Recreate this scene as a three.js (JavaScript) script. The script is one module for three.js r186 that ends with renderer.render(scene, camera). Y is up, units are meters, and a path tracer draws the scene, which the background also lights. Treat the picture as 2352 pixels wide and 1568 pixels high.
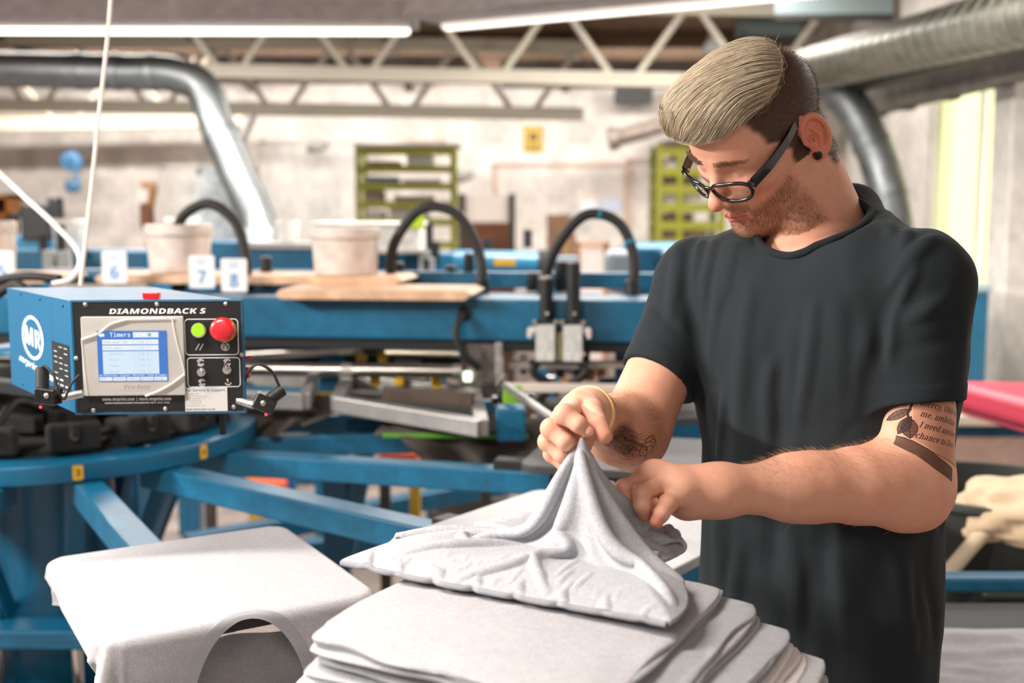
import * as THREE from 'three';
import { RoundedBoxGeometry } from 'three/addons/geometries/RoundedBoxGeometry.js';
import { RectAreaLightUniformsLib } from 'three/addons/lights/RectAreaLightUniformsLib.js';
import { mergeGeometries } from 'three/addons/utils/BufferGeometryUtils.js';

const V = (x, y, z) => new THREE.Vector3(x, y, z);
const scene = new THREE.Scene();
scene.background = new THREE.Color().setRGB(4.2, 4.3, 4.1);
const renderer = new THREE.WebGLRenderer({ antialias: true });
renderer.toneMapping = THREE.LinearToneMapping;
renderer.toneMappingExposure = 2.1;
renderer.shadowMap.enabled = true;
RectAreaLightUniformsLib.init();

// ---------- camera: eye height 1.55 m, about 40 mm lens, tilted down a little ----------
const FPX = 2600, EYE = 1.55, TILT = Math.atan(304 / FPX), CT = Math.cos(TILT), ST = Math.sin(TILT);
const camera = new THREE.PerspectiveCamera(2 * Math.atan(784 / FPX) * 180 / Math.PI, 1.5, 0.05, 60);
camera.position.set(0, EYE, 0);
camera.rotation.x = -TILT;
camera.focus = 1.42;
camera.userData.fStop = 3.1;
scene.add(camera);
// a point of the photograph at a known distance into the room, or on a level plane
function at(px, py, D) { const u = (px - 1176) / FPX, v = (784 - py) / FPX, k = D / (CT + v * ST); return V(u * k, EYE + (v * CT - ST) * k, -D); }
function atY(px, py, Y) { const v = (784 - py) / FPX, dy = v * CT - ST; return at(px, py, (Y - EYE) / dy * (CT + v * ST)); }

// ---------- lamps: suspended LED battens (two in view) ----------
const LAMPS = [
  // [centre, length, turn about y, intensity]
  { p: [-1.93, 2.42, -5.5], len: 2.95, turn: 0.02, I: 60, seen: 1 },
  { p: [0.47, 2.36, -4.56], len: 1.95, turn: -0.5, I: 60, seen: 2 },
  { p: [-1.0, 2.55, -0.85], len: 1.1, turn: 0.3, I: 82 },  // unseen key lamp, placed to light the man from upper left
  { p: [1.9, 2.75, -3.2], len: 1.6, turn: -0.5, I: 40 },  // unseen, placed to light the neck and shoulder edge from the right
  { p: [-4.2, 2.75, -1.2], len: 2.0, turn: -1.57, I: 235, tilt: 1.1 },  // unseen, far left and tilted to light the face and chest
  { p: [-3.2, 3.25, -7.4], len: 2.4, turn: 0.0, I: 60 },  // unseen, above the frame, placed to light the far left of the hall
  { p: [0.9, 3.25, -7.6], len: 2.4, turn: 0.0, I: 55 },  // unseen, above the frame, placed to light the far end
  { p: [-0.6, 3.0, 1.6], len: 2.4, turn: 0.0, I: 20 },  // added fill lamp behind the viewpoint
  // added wall washers, hidden behind the nearest truss to brighten the back wall
  { p: [-4.3, 2.86, -10.9], len: 2.5, turn: 0.0, I: 46, addedWash: 1 },
  { p: [-1.6, 2.84, -10.9], len: 2.5, turn: 0.0, I: 46, addedWash: 1 },
  { p: [1.15, 2.80, -10.9], len: 2.5, turn: 0.0, I: 46, addedWash: 1 },
];

// ---------- small helpers ----------
function rngOf(seed) { let a = seed >>> 0; return () => { a |= 0; a = a + 0x6D2B79F5 | 0; let t = Math.imul(a ^ a >>> 15, 1 | a); t = t + Math.imul(t ^ t >>> 7, 61 | t) ^ t; return ((t ^ t >>> 14) >>> 0) / 4294967296; }; }
const clamp = (x, a, b) => x < a ? a : x > b ? b : x, lerp = (a, b, t) => a + (b - a) * t;
const sstep = (a, b, x) => { const t = clamp((x - a) / (b - a), 0, 1); return t * t * (3 - 2 * t); };
function hash3(x, y, z) { let h = Math.imul(x | 0, 374761393) + Math.imul(y | 0, 668265263) + Math.imul(z | 0, 2147483647 - 1013904223) | 0; h = Math.imul(h ^ h >>> 13, 1274126177); return ((h ^ h >>> 16) >>> 0) / 4294967296; }
function noise(x, y = 0, z = 0) {   // value noise, -1..1
  const xi = Math.floor(x), yi = Math.floor(y), zi = Math.floor(z); let fx = x - xi, fy = y - yi, fz = z - zi;
  fx = fx * fx * (3 - 2 * fx); fy = fy * fy * (3 - 2 * fy); fz = fz * fz * (3 - 2 * fz);
  const g = (a, b, c) => hash3(xi + a, yi + b, zi + c);
  return 2 * lerp(lerp(lerp(g(0, 0, 0), g(1, 0, 0), fx), lerp(g(0, 1, 0), g(1, 1, 0), fx), fy), lerp(lerp(g(0, 0, 1), g(1, 0, 1), fx), lerp(g(0, 1, 1), g(1, 1, 1), fx), fy), fz) - 1;
}
const names = {};
function numbered(n) { const k = names[n] = (names[n] ?? -1) + 1; return k ? n + '_' + String(k).padStart(3, '0') : n; }
function mesh(name, geo, mat, parent = scene) {
  const g = Array.isArray(geo) ? merge(geo) : geo;
  const m = new THREE.Mesh(g, mat); m.name = parent === scene ? numbered(name) : name;
  m.castShadow = m.receiveShadow = true; parent.add(m); return m;
}
function merge(list) { return mergeGeometries(list.map(g => { const n = g.index ? g.toNonIndexed() : g.clone(); for (const k of Object.keys(n.attributes)) if (!['position', 'normal', 'uv'].includes(k)) n.deleteAttribute(k); if (!n.attributes.uv) n.setAttribute('uv', new THREE.BufferAttribute(new Float32Array(n.attributes.position.count * 2), 2)); return n; })); }
function thing(name, label, category, pos = [0, 0, 0], turn = 0, group) {
  const o = new THREE.Group(); o.name = numbered(name); scene.add(o);
  const p = pos.isVector3 ? pos : V(...pos); o.position.copy(p); o.rotation.y = turn;
  o.userData = { label, category }; if (group) o.userData.group = group; return o;
}
function tag(o, label, category, group) { o.userData.label = label; o.userData.category = category; if (group) o.userData.group = group; return o; }
function struct(name, geo, mat, label) { const m = mesh(name, geo, mat); m.userData.kind = 'structure'; if (label) m.userData.label = label; return m; }
const bx = (w, h, d, x = 0, y = 0, z = 0, r = 0) => (r ? new RoundedBoxGeometry(w, h, d, 2, r) : new THREE.BoxGeometry(w, h, d)).translate(x, y, z);
const cyl = (r0, r1, h, x = 0, y = 0, z = 0, n = 24) => new THREE.CylinderGeometry(r0, r1, h, n).translate(x, y, z);
function orient(g, a, b, up = V(0, 1, 0)) {   // geometry modelled along +x from 0..len, y up -> from a towards b
  const X = b.clone().sub(a).normalize(), Z = X.clone().cross(up).normalize(), Y = Z.clone().cross(X);
  return g.applyMatrix4(new THREE.Matrix4().makeBasis(X, Y, Z).setPosition(a));
}
function bar(a, b, h, w, r = 0.004, up) { const L = a.distanceTo(b); return orient(bx(L, h, w, L / 2, 0, 0, Math.min(r, h * .45, w * .45)), a, b, up); }
function rod(a, b, r, n = 16) { const L = a.distanceTo(b); return orient(new THREE.CylinderGeometry(r, r, L, n).rotateZ(-Math.PI / 2).translate(L / 2, 0, 0), a, b, Math.abs(b.clone().sub(a).normalize().y) > .95 ? V(1, 0, 0) : V(0, 1, 0)); }
function tube(pts, r, n = 48, m = 10) { return new THREE.TubeGeometry(new THREE.CatmullRomCurve3(pts, false, 'centripetal'), n, r, m, false); }
function lathe(pr, n = 40) { return new THREE.LatheGeometry(pr.map(([r, y]) => new THREE.Vector2(r, y)), n); }
function plate(w, h, d, rr, bev = 0.002) {   // rounded upright panel, front at +z, centred
  const s = new THREE.Shape(), x = w / 2, y = h / 2; s.moveTo(-x + rr, -y); s.lineTo(x - rr, -y); s.quadraticCurveTo(x, -y, x, -y + rr); s.lineTo(x, y - rr); s.quadraticCurveTo(x, y, x - rr, y); s.lineTo(-x + rr, y); s.quadraticCurveTo(-x, y, -x, y - rr); s.lineTo(-x, -y + rr); s.quadraticCurveTo(-x, -y, -x + rr, -y);
  return new THREE.ExtrudeGeometry(s, { depth: d, bevelEnabled: bev > 0, bevelSize: bev, bevelThickness: bev, bevelOffset: -bev, bevelSegments: 2, curveSegments: 8 }).translate(0, 0, -d / 2);
}
function boxUV(g, s = 1) {   // uv in metres from the dominant axis of the normal
  if (g.index) g = g.toNonIndexed(); const p = g.attributes.position, n = g.attributes.normal, uv = new Float32Array(p.count * 2);
  for (let i = 0; i < p.count; i++) { const a = Math.abs(n.getX(i)), b = Math.abs(n.getY(i)), c = Math.abs(n.getZ(i)); const [u, v] = b >= a && b >= c ? [p.getX(i), p.getZ(i)] : a >= c ? [p.getZ(i), p.getY(i)] : [p.getX(i), p.getY(i)]; uv[2 * i] = u * s; uv[2 * i + 1] = v * s; }
  g.setAttribute('uv', new THREE.BufferAttribute(uv, 2)); return g;
}
function dataTex(n, fn, srgb) {   // fn(u,v) -> [r,g,b] 0..1, tiles
  const d = new Uint8Array(n * n * 4);
  for (let y = 0; y < n; y++) for (let x = 0; x < n; x++) { const c = fn(x / n, y / n), k = 4 * (y * n + x); for (let i = 0; i < 3; i++) d[k + i] = clamp(c[i] ?? c[0], 0, 1) * 255; d[k + 3] = 255; }
  const t = new THREE.DataTexture(d, n, n); t.wrapS = t.wrapT = THREE.RepeatWrapping; t.magFilter = THREE.LinearFilter; t.minFilter = THREE.LinearMipmapLinearFilter; t.generateMipmaps = true; if (srgb) t.colorSpace = THREE.SRGBColorSpace; t.needsUpdate = true; return t;
}
function tnoise(u, v, f, s = 0) {   // tiling value noise
  const x = u * f, y = v * f, xi = Math.floor(x), yi = Math.floor(y); let fx = x - xi, fy = y - yi; fx = fx * fx * (3 - 2 * fx); fy = fy * fy * (3 - 2 * fy);
  const h = (a, b) => hash3((a % f + f) % f, (b % f + f) % f, s + f * 7);
  return lerp(lerp(h(xi, yi), h(xi + 1, yi), fx), lerp(h(xi, yi + 1), h(xi + 1, yi + 1), fx), fy);
}
function canvasTex(w, h, draw) { const c = document.createElement('canvas'); c.width = w; c.height = h; draw(c.getContext('2d'), w, h); const t = new THREE.CanvasTexture(c); t.colorSpace = THREE.SRGBColorSpace; t.anisotropy = 4; return t; }
const rep = (t, x, y = x) => { const c = t.clone(); c.repeat.set(x, y); c.needsUpdate = true; return c; };

// ---------- shared textures and materials ----------
const grainT = dataTex(256, (u, v) => { const a = .5 + .35 * (tnoise(u, v, 64, 1) - .5) + .35 * (tnoise(u, v, 128, 2) - .5) + .2 * (tnoise(u, v, 16, 3) - .5); return [a, a, a]; });
const paintT = dataTex(256, (u, v) => { const a = .9 + .14 * (tnoise(u, v, 6, 5) - .5) + .10 * (tnoise(u, v, 24, 6) - .5) + .05 * (tnoise(u, v, 96, 7) - .5); return [a, a, a]; }, true);
const heatherT = dataTex(512, (u, v) => { const a = .92 + .10 * (tnoise(u, v, 256, 11) - .5) + .08 * (tnoise(u * 1, v, 128, 12) - .5) + .03 * (tnoise(u, v, 24, 13) - .5); return [a, a, a * 1.005]; }, true);
const weaveT = dataTex(256, (u, v) => { const a = .5 + .25 * Math.sin(u * Math.PI * 2 * 64) * Math.sin(v * Math.PI * 2 * 64) + .3 * (tnoise(u, v, 128, 21) - .5); return [a, a, a]; });
const concreteT = dataTex(512, (u, v) => { const a = .78 + .22 * (tnoise(u, v, 5, 31) - .5) + .16 * (tnoise(u, v, 18, 32) - .5) + .12 * (tnoise(u, v, 90, 33) - .5); return [a, a * .985, a * .975]; }, true);
const woodT = dataTex(256, (u, v) => { const g = tnoise(u, v * 1, 4, 41) * .5 + .5 * tnoise((u * 1) % 1, v, 64, 42); const a = .78 + .22 * (Math.sin((v * 14 + g * .9) * 6.283) * .3 + (tnoise(u, v, 32, 43) - .5)); return [a, a * .95, a * .9]; }, true);
const std = (color, roughness = .6, metalness = 0, o = {}) => new THREE.MeshStandardMaterial({ color, roughness, metalness, ...o });
const phys = (color, roughness = .5, metalness = 0, o = {}) => new THREE.MeshPhysicalMaterial({ color, roughness, metalness, ...o });
const M = {
  blue: phys('#0a6c94', .38, 0, { map: paintT, bumpMap: grainT, bumpScale: .0004, clearcoat: .25, clearcoatRoughness: .35 }),
  boxBlue: phys('#155f86', .42, 0, { map: paintT, bumpMap: grainT, bumpScale: .0003 }),
  black: std('#16181a', .5, 0, { bumpMap: grainT, bumpScale: .0003 }),
  rubber: std('#1d1b1a', .62, 0, { bumpMap: grainT, bumpScale: .0003 }),
  dusty: std('#232222', .85, 0, { map: concreteT, bumpMap: grainT, bumpScale: .001 }),
  steel: std('#b9b6b0', .28, 1, { bumpMap: grainT, bumpScale: .0002 }),
  alu: std('#c6c4c0', .42, .85, { map: paintT, bumpMap: grainT, bumpScale: .0002 }),
  galv: std('#a8b1b6', .45, .85, { map: concreteT, bumpMap: grainT, bumpScale: .0004 }),
  chrome: std('#d8d8d8', .12, 1),
  greyPaint: std('#a9acab', .5, 0, { map: paintT }),
  white: std('#efece6', .5, 0, { map: paintT }),
  cream: std('#e3ddcc', .55, 0, { map: paintT }),
  plasticW: phys('#f8ebe2', .42, 0, { clearcoat: .15, map: paintT }),
  wood: std('#e6b892', .6, 0, { map: woodT, bumpMap: woodT, bumpScale: .0006 }),
  brown: std('#7d4a22', .6, 0, { map: woodT }),
  yellow: std('#e2b22c', .5, 0, { map: paintT }),
  orange: std('#e2552b', .55, 0, { map: paintT }),
  lime: std('#b3b53a', .5, 0, { map: paintT }),
  red: phys('#d8232b', .35, 0, { clearcoat: .4 }),
  wall: std('#e2dcd6', .85, 0, { map: paintT, bumpMap: grainT, bumpScale: .0006 }),
  floor: std('#b6a8a2', .5, 0, { map: rep(concreteT, .5), bumpMap: grainT, bumpScale: .001 }),
  ceil: std('#b8a392', .85, 0, { map: rep(woodT, .6), bumpMap: woodT, bumpScale: .003 }),
  beam: std('#98826f', .8, 0, { map: woodT, bumpMap: woodT, bumpScale: .002 }),
  heather: std('#c9c8cb', .95, 0, { map: rep(heatherT, 5), bumpMap: rep(weaveT, 9), bumpScale: .0004 }),
};
M.heather.side = THREE.DoubleSide;
// ================= the setting =================
{
  const X0 = -7.5, X1 = 2.75, Z0 = -13, Z1 = 3.2, yb = 3.05, yf = 4.5;
  const roofY = z => lerp(yb, yf, (z - Z0) / (Z1 - Z0));
  struct('floor', boxUV(bx(X1 - X0 + .4, .1, Z1 - Z0 + .4, (X0 + X1) / 2, -.05, (Z0 + Z1) / 2)), M.floor);
  struct('wall_back', boxUV(bx(X1 - X0 + .4, 3.2, .15, (X0 + X1) / 2, 1.6, Z0 - .075)), M.wall);
  struct('wall_left', boxUV(bx(.15, 4.7, Z1 - Z0, X0 - .075, 2.35, (Z0 + Z1) / 2)), M.wall);
  struct('wall_front', boxUV(bx(X1 - X0 + .4, 4.8, .15, (X0 + X1) / 2, 2.4, Z1 + .075)), M.wall);
  { // right wall with a window opening
    const wz0 = -7.55, wz1 = -6.05, wy0 = 1.0, wy1 = 2.35, g = [];
    g.push(bx(.15, 4.7, Z1 - wz1, X1 + .075, 2.35, (Z1 + wz1) / 2), bx(.15, 4.7, wz0 - Z0, X1 + .075, 2.35, (Z0 + wz0) / 2), bx(.15, wy0, wz1 - wz0, X1 + .075, wy0 / 2, (wz0 + wz1) / 2), bx(.15, 4.7 - wy1, wz1 - wz0, X1 + .075, (4.7 + wy1) / 2, (wz0 + wz1) / 2));
    struct('wall_right', boxUV(merge(g)), M.wall);
    const fr = struct('window_1', [bx(.08, .06, 1.5, X1 + .05, wy0 + .03, (wz0 + wz1) / 2), bx(.08, .06, 1.5, X1 + .05, wy1 - .03, (wz0 + wz1) / 2), bx(.08, 1.35, .06, X1 + .05, (wy0 + wy1) / 2, wz0 + .03), bx(.08, 1.35, .06, X1 + .05, (wy0 + wy1) / 2, wz1 - .03), bx(.06, 1.35, .04, X1 + .05, (wy0 + wy1) / 2, (wz0 + wz1) / 2)], M.white);
    for (const s of [-1, 1]) mesh('pane', bx(.006, 1.24, .66, X1 + .05, (wy0 + wy1) / 2, (wz0 + wz1) / 2 + s * .36), phys('#b9b8a0', .55, 0, { transmission: 1, thickness: 0 }), fr);
  }
  // sloping boarded ceiling
  const L = Math.hypot(Z1 - Z0, yf - yb), a = Math.atan2(yf - yb, Z1 - Z0);
  const cg = bx(X1 - X0 + .4, .1, L + .4).rotateX(-a).translate((X0 + X1) / 2, (yb + yf) / 2 + .05, (Z0 + Z1) / 2);
  const ceiling = struct('ceiling', boxUV(cg), M.ceil);
  for (let i = 0; i < 12; i++) { const z = Z0 + .7 + i * 1.25; mesh('purlin', bx(X1 - X0, .16, .09, (X0 + X1) / 2, roofY(z) - .07, z, .006), M.beam, ceiling); }
  for (let i = 0; i < 6; i++) { const x = -6.4 + i * 1.75; mesh('rafter', bar(V(x, roofY(Z0) - .14, Z0), V(x, roofY(Z1) - .14, Z1), .12, .07), std('#6d6259', .8, 0, { map: woodT }), ceiling); }
  // panelling joints and skirting on the back wall
  const trim = (n, g, m = std('#c9c2b8', .8)) => struct('trim_' + n, g, m);
  trim(1, bx(.05, 2.9, .03, -.83, 1.5, Z0 + .015));
  trim(2, [bx(1.55, .035, .03, .55, 2.05, Z0 + .015), bx(.05, 2.05, .03, 1.3, 1.02, Z0 + .015), bx(.05, 2.05, .03, -.2, 1.02, Z0 + .015)], std('#b79f92', .8));
  trim(3, [bx(1.3, .05, .04, 1.95, 2.1, Z0 + .02), bx(.05, 2.1, .04, 1.33, 1.05, Z0 + .02)], std('#b9a598', .8));
  trim(4, bx(3.9, .16, .06, -5.5, 2.62, Z0 + .03), std('#e8dfcd', .6));
  struct('baseboard_back', bx(X1 - X0, .14, .02, (X0 + X1) / 2, .07, Z0 + .01), std('#857a73', .7));
  for (const [n, x, w, h] of [[1, -3.42, .95, 2.0], [2, -2.2, 1.15, 2.28]]) {
    const d = struct('door_' + n, [bx(w, h, .05, x, h / 2, Z0 + .025, .004)], std('#d5d3cf', .7, 0, { map: paintT }));
    mesh('door_frame', [bx(.05, h + .05, .07, x - w / 2 - .025, h / 2, Z0 + .035), bx(.05, h + .05, .07, x + w / 2 + .025, h / 2, Z0 + .035), bx(w + .1, .05, .07, x, h + .025, Z0 + .035)], std('#bdbab5', .7), d);
    mesh('handle', [rod(V(x + w * .38, 1.02, Z0 + .05), V(x + w * .38, 1.02, Z0 + .10), .012), rod(V(x + w * .38, 1.02, Z0 + .10), V(x + w * .26, 1.02, Z0 + .10), .011)], M.steel, d);
  }
}
// white steel columns along the right wall
{
  const col = (px, D, w, label) => { const p = at(px, 600, D); const o = thing('column', label, 'column', [p.x, 0, p.z]); mesh('shaft', boxUV(bx(w, 4.3, .22, 0, 2.15, 0, .01)), M.white, o); mesh('base_plate', bx(w + .1, .02, .34, 0, .01, 0), M.greyPaint, o); mesh('bolt', [cyl(.015, .015, .03, w / 2 + .02, .03, .12, 6), cyl(.015, .015, .03, -w / 2 - .02, .03, .12, 6)], M.steel, o); return o; };
  col(2325, 5.4, .16, 'white steel column at the right edge beside the bright window');
  col(1975, 9.0, .2, 'grey white column behind the curved duct near the ear');
}
// roof trusses of white steel, each chord and diagonal a part
function truss(name, label, ya, yb2, D, xa, xb, hgt, step, r, mat, skew = 0) {
  const A = at(xa, ya, D), B = at(xb, yb2, D - skew), o = thing(name, label, 'truss', A, 0, 'white steel roof trusses');
  const b = B.clone().sub(A), up = V(0, hgt, 0), Lx = b.length();
  mesh('bottom_chord', bar(V(0, 0, 0), b, r * 2.6, r * 2.2, .01), mat, o); mesh('top_chord', bar(up, b.clone().add(up), r * 2.6, r * 2.2, .01), mat, o);
  const n = Math.round(Lx / step);
  for (let i = 0; i < n; i++) { const p = b.clone().multiplyScalar((i + .43) / n), q = b.clone().multiplyScalar((i + .04) / n).add(up), p2 = b.clone().multiplyScalar((i + .58) / n), q2 = b.clone().multiplyScalar((i + .96) / n).add(up); mesh('diagonal', rod(p, q, r * .62, 12), mat, o); mesh('diagonal', rod(p2, q2, r * .62, 12), mat, o); }
  return o;
}
truss('roof_truss', 'nearest white roof truss running behind the hanging light above the shelf', 161, 192, 9.2, 380, 1900, .55, 1.02, .042, M.cream, .35);
truss('roof_truss', 'second white roof truss seen crossing behind the bent silver duct', 240, 262, 10.6, -60, 1340, .6, 1.15, .045, M.cream);
truss('roof_truss', 'farthest cream roof truss, low at the upper left', 292, 276, 12.2, -260, 560, .62, 1.2, .05, std('#d9cdbb', .6));

// LED battens: a folded sheet housing over a row of diodes, each with its own light
LAMPS.forEach((l, i) => {
  const label = l.seen === 1 ? 'long lit LED batten hanging at the upper left' : l.seen === 2 ? 'trapezoid LED batten slanting across the top centre' : ['', '', 'unseen LED batten above the view, placed to light the man from upper left', 'unseen LED batten at the right, placed to light the neck and shoulder edge', 'unseen tilted LED batten far left, placed to light the face and chest', 'unseen LED batten above the view, placed to light the far left of the hall', 'unseen LED batten above the view, placed to light the far end of the hall', 'added fill LED batten behind the viewpoint, out of view', 'added wall washer hidden behind the truss at the left, brightens the wall', 'added wall washer hidden behind the truss in the middle, brightens the wall', 'added wall washer hidden behind the truss at the right, brightens the wall'][i];
  const o = thing('led_batten', label, 'light', l.p, l.turn, 'hanging LED battens'); o.rotation.order = 'YXZ'; if (l.addedWash) o.rotation.x = .95; if (l.tilt) o.rotation.x = l.tilt;
  const w = .3, h = .10, s = new THREE.Shape(); s.moveTo(-w / 2, 0); s.lineTo(w / 2, 0); s.lineTo(w * .32, h); s.lineTo(-w * .32, h); s.closePath();
  mesh('housing', new THREE.ExtrudeGeometry(s, { depth: l.len, bevelEnabled: true, bevelSize: .004, bevelThickness: .004, bevelSegments: 1 }).translate(0, 0, -l.len / 2).rotateY(Math.PI / 2), std('#b3aaa8', .5, .1, { map: paintT }), o);
  mesh('diffuser', bx(l.len - .08, .02, .045, 0, -.014, -.105, .006), std('#fff4e6', .4, 0, { emissive: '#fff4e8', emissiveIntensity: l.seen === 2 ? .42 : 1.6 }), o);
  const dg = []; for (let k = 0; k < l.len / .022; k++) dg.push(bx(.009, .01, .03, -l.len / 2 + .06 + k * .022 * (1 - .12 / l.len), -.027, -.105, .002)); mesh('diode', dg, std('#fffaf2', .3, 0, { emissive: '#fff8ee', emissiveIntensity: l.seen === 2 ? .8 : 2 }), o).userData.kind = 'stuff';
  if (l.addedWash) for (const sx of [-1, 1]) mesh('hanger', rod(V(sx * l.len * .38, h * .5, 0), V(sx * l.len * .38, h * .5, 0).add(V(0, .42 * Math.cos(.95), -.42 * Math.sin(.95))), .006, 6), M.steel, o);
  if (l.tilt) for (const sx of [-1, 1]) mesh('hanger', rod(V(sx * l.len * .38, h * .5, 0), V(sx * l.len * .38, h * .5, 0).add(V(0, 1.3 * Math.cos(l.tilt), -1.3 * Math.sin(l.tilt))), .006, 6), M.steel, o);
  if (!l.addedWash && !l.tilt) for (const sx of [-1, 1]) mesh('hanger', rod(V(sx * l.len * .38, h, 0), V(sx * l.len * .38, 4.2 - l.p[1] + l.p[2] * .0895, 0), .004, 6), M.steel, o);
  const c = Math.cos(l.turn), sn = Math.sin(l.turn);
  const rl = new THREE.RectAreaLight('#fff7ef', l.I, l.len - .08, .1); rl.name = 'lamp_light'; rl.position.set(0, -.04, -.10); rl.rotation.x = -Math.PI / 2; o.add(rl);
});
// ================= near printing press: carousel with ring, arms and platens =================
const CC = V(-1.2, 0, -2.9), RINGY = .975, RR = .52;
{
  const o = thing('print_carousel', 'blue carousel ring with radiating arms and platens', 'printing press', CC);
  const ring = mesh('ring', lathe([[RR - .035, -.022], [RR, -.022], [RR + .004, -.018], [RR + .004, .018], [RR, .022], [RR - .1, .022], [RR - .104, .018], [RR - .1, -.01], [RR - .035, -.022]], 96).translate(0, RINGY, 0), M.blue, o);
  // number stickers on the rim
  const num = (t, bg, fg) => std('#ffffff', .45, 0, { map: canvasTex(128, 192, (g, w, h) => { g.fillStyle = bg; g.fillRect(0, 0, w, h); g.fillStyle = fg; g.font = 'bold 120px sans-serif'; g.textAlign = 'center'; g.textBaseline = 'middle'; g.fillText(t, w / 2, h / 2 + 4); }) });
  for (const [t, a] of [['3', 62], ['4', 28]]) { const r = a * Math.PI / 180; mesh('number_sticker', plate(.022, .033, .001, .004, 0).rotateY(Math.PI / 2 - r).translate(Math.cos(r) * (RR + .0055), RINGY, Math.sin(r) * (RR + .0055)), num(t, '#f0b92c', '#1a1a1a'), ring).material.map.repeat.set(45, 30); }
  ring.children.forEach(s => { const u = s.geometry.attributes.uv; for (let i = 0; i < u.count; i++) u.setXY(i, u.getX(i) + .5 / 45, u.getY(i) + .5 / 30); });
  // arms
  const A0 = 59.5, st = 22.5, R = d => d * Math.PI / 180, P = (r, d, y) => V(Math.cos(R(d)) * r, y, Math.sin(R(d)) * r);
  for (let k = -1; k < 15; k++) { const d = A0 - st * k; if (k > 5 && k < 9) continue; mesh('arm', boxUV(bar(P(.42, d, RINGY - .052), P(1.34, d, RINGY - .052), .056, .062, .006), 4), M.blue, o); }
  for (let k = -1; k < 15; k++) { const d = A0 - st * k; mesh('arm_bracket', [bx(.118, .068, .03, 0, .042, 0, .012), bx(.05, .06, .1, -.02, .03, -.06, .01), cyl(.012, .012, .03, 0, .06, .02, 12).rotateX(0)].map(g => g.rotateY(Math.PI / 2 - R(d)).translate(P(.44, d + 2, 0).x, RINGY + .022, P(.44, d + 2, 0).z)), M.dusty, o); mesh('bolt', rod(P(.452, d + 2, RINGY + .07), P(.462, d + 2, RINGY + .07), .011, 12), std('#8d7c55', .4, .8), o); }
  // hub
  mesh('center_post', lathe([[0, .2], [.2, .2], [.2, .55], [.15, .6], [.15, .9], [.17, .92], [.17, 1.0], [.13, 1.02], [.13, 1.2], [0, 1.2]], 48), M.blue, o);
  mesh('hub_drum', lathe([[.14, 1.03], [.19, 1.03], [.195, 1.05], [.195, 1.17], [.18, 1.19], [0, 1.19]], 48), std('#2a2725', .45, .5, { map: concreteT }), o);
  mesh('hub_plate', lathe([[.1, .985], [.40, .985], [.41, .99], [.41, 1.005], [.1, 1.01]], 64), M.dusty, o);
  const rn = rngOf(5); const clutter = []; for (let i = 0; i < 26; i++) { const a = rn() * 6.283, r = .2 + rn() * .17; clutter.push(bx(.05 + rn() * .09, .03 + rn() * .04, .03 + rn() * .03, 0, 0, 0, .006).rotateY(rn() * 3).translate(Math.cos(a) * r, 1.03 + rn() * .03, Math.sin(a) * r)); } mesh('valve_blocks', clutter, M.dusty, o).userData.kind = 'stuff';
  for (let i = 0; i < 7; i++) { const a = i * .9 + .3; mesh('air_hose', tube([P(.2, a * 57, 1.06), P(.28, a * 57 + 14, 1.10), P(.36, a * 57 + 20, 1.05), P(.40, a * 57 + 40, 1.03)], .011, 24, 8), M.rubber, o); }
  // braces and lower frame
  for (let k = 0; k < 8; k++) { const d = 15 + k * 45; mesh('brace', bar(P(.36, d, RINGY - .05), P(.18, d, .5), .045, .045, .005), M.blue, o); }
  mesh('guide_rod', rod(P(.24, 105, .22), P(.24, 105, .9), .016), M.chrome, o); mesh('guide_rod', rod(P(.27, 60, .22), P(.27, 60, .9), .014), M.chrome, o);
  mesh('base_frame', [bx(.9, .09, .9, 0, .145, 0, .01), bx(.62, .05, .62, 0, .53, 0, .01)], M.blue, o);
  for (const [x, z] of [[-.4, -.4], [.4, -.4], [-.4, .4], [.4, .4]]) mesh('foot', [cyl(.03, .03, .08, x, .06, z), cyl(.06, .065, .02, x, .01, z)], M.black, o);
  mesh('bearing_block', [bx(.3, .14, .24, .1, .29, .3, .02), bx(.2, .1, .2, -.2, .27, .32, .02)], M.dusty, o);
  // platens: rounded boards on the arm ends
  const platen = (d, r0, len, w0, w1, y, mat, lab) => {
    const s = new THREE.Shape(), q = .045; s.moveTo(0, -w0 / 2 + q); s.quadraticCurveTo(0, -w0 / 2, q, -w0 / 2); s.lineTo(len - q, -w1 / 2); s.quadraticCurveTo(len, -w1 / 2, len, -w1 / 2 + q); s.lineTo(len, w1 / 2 - q); s.quadraticCurveTo(len, w1 / 2, len - q, w1 / 2); s.lineTo(q, w0 / 2); s.quadraticCurveTo(0, w0 / 2, 0, w0 / 2 - q); s.closePath();
    const g = new THREE.ExtrudeGeometry(s, { depth: .012, bevelEnabled: true, bevelSize: .003, bevelThickness: .003, bevelOffset: -.003, bevelSegments: 2 }).rotateX(Math.PI / 2).translate(r0, y, 0).rotateY(-R(d));
    const m = mesh('platen', boxUV(g, 1), mat, o); if (lab) m.userData.label = lab;
    mesh('platen_bracket', bar(P(r0 - .1, d, y - .045), P(r0 + len * .7, d, y - .045), .035, .05), M.black, m);
    return m;
  };
  platen(59.5, 1.255, .40, .37, .37, 1.0, std('#23272b', .5));
  platen(37, 1.43, .46, .38, .38, 1.0, std('#d3d6d9', .5, 0, { map: paintT }), 'white bare platen behind the lifted shirt');
  for (const k of [2, 3]) platen(A0 - st * k, 1.3, .5, .38, .38, 1.0, std('#3a3b3c', .6));
}

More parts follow.
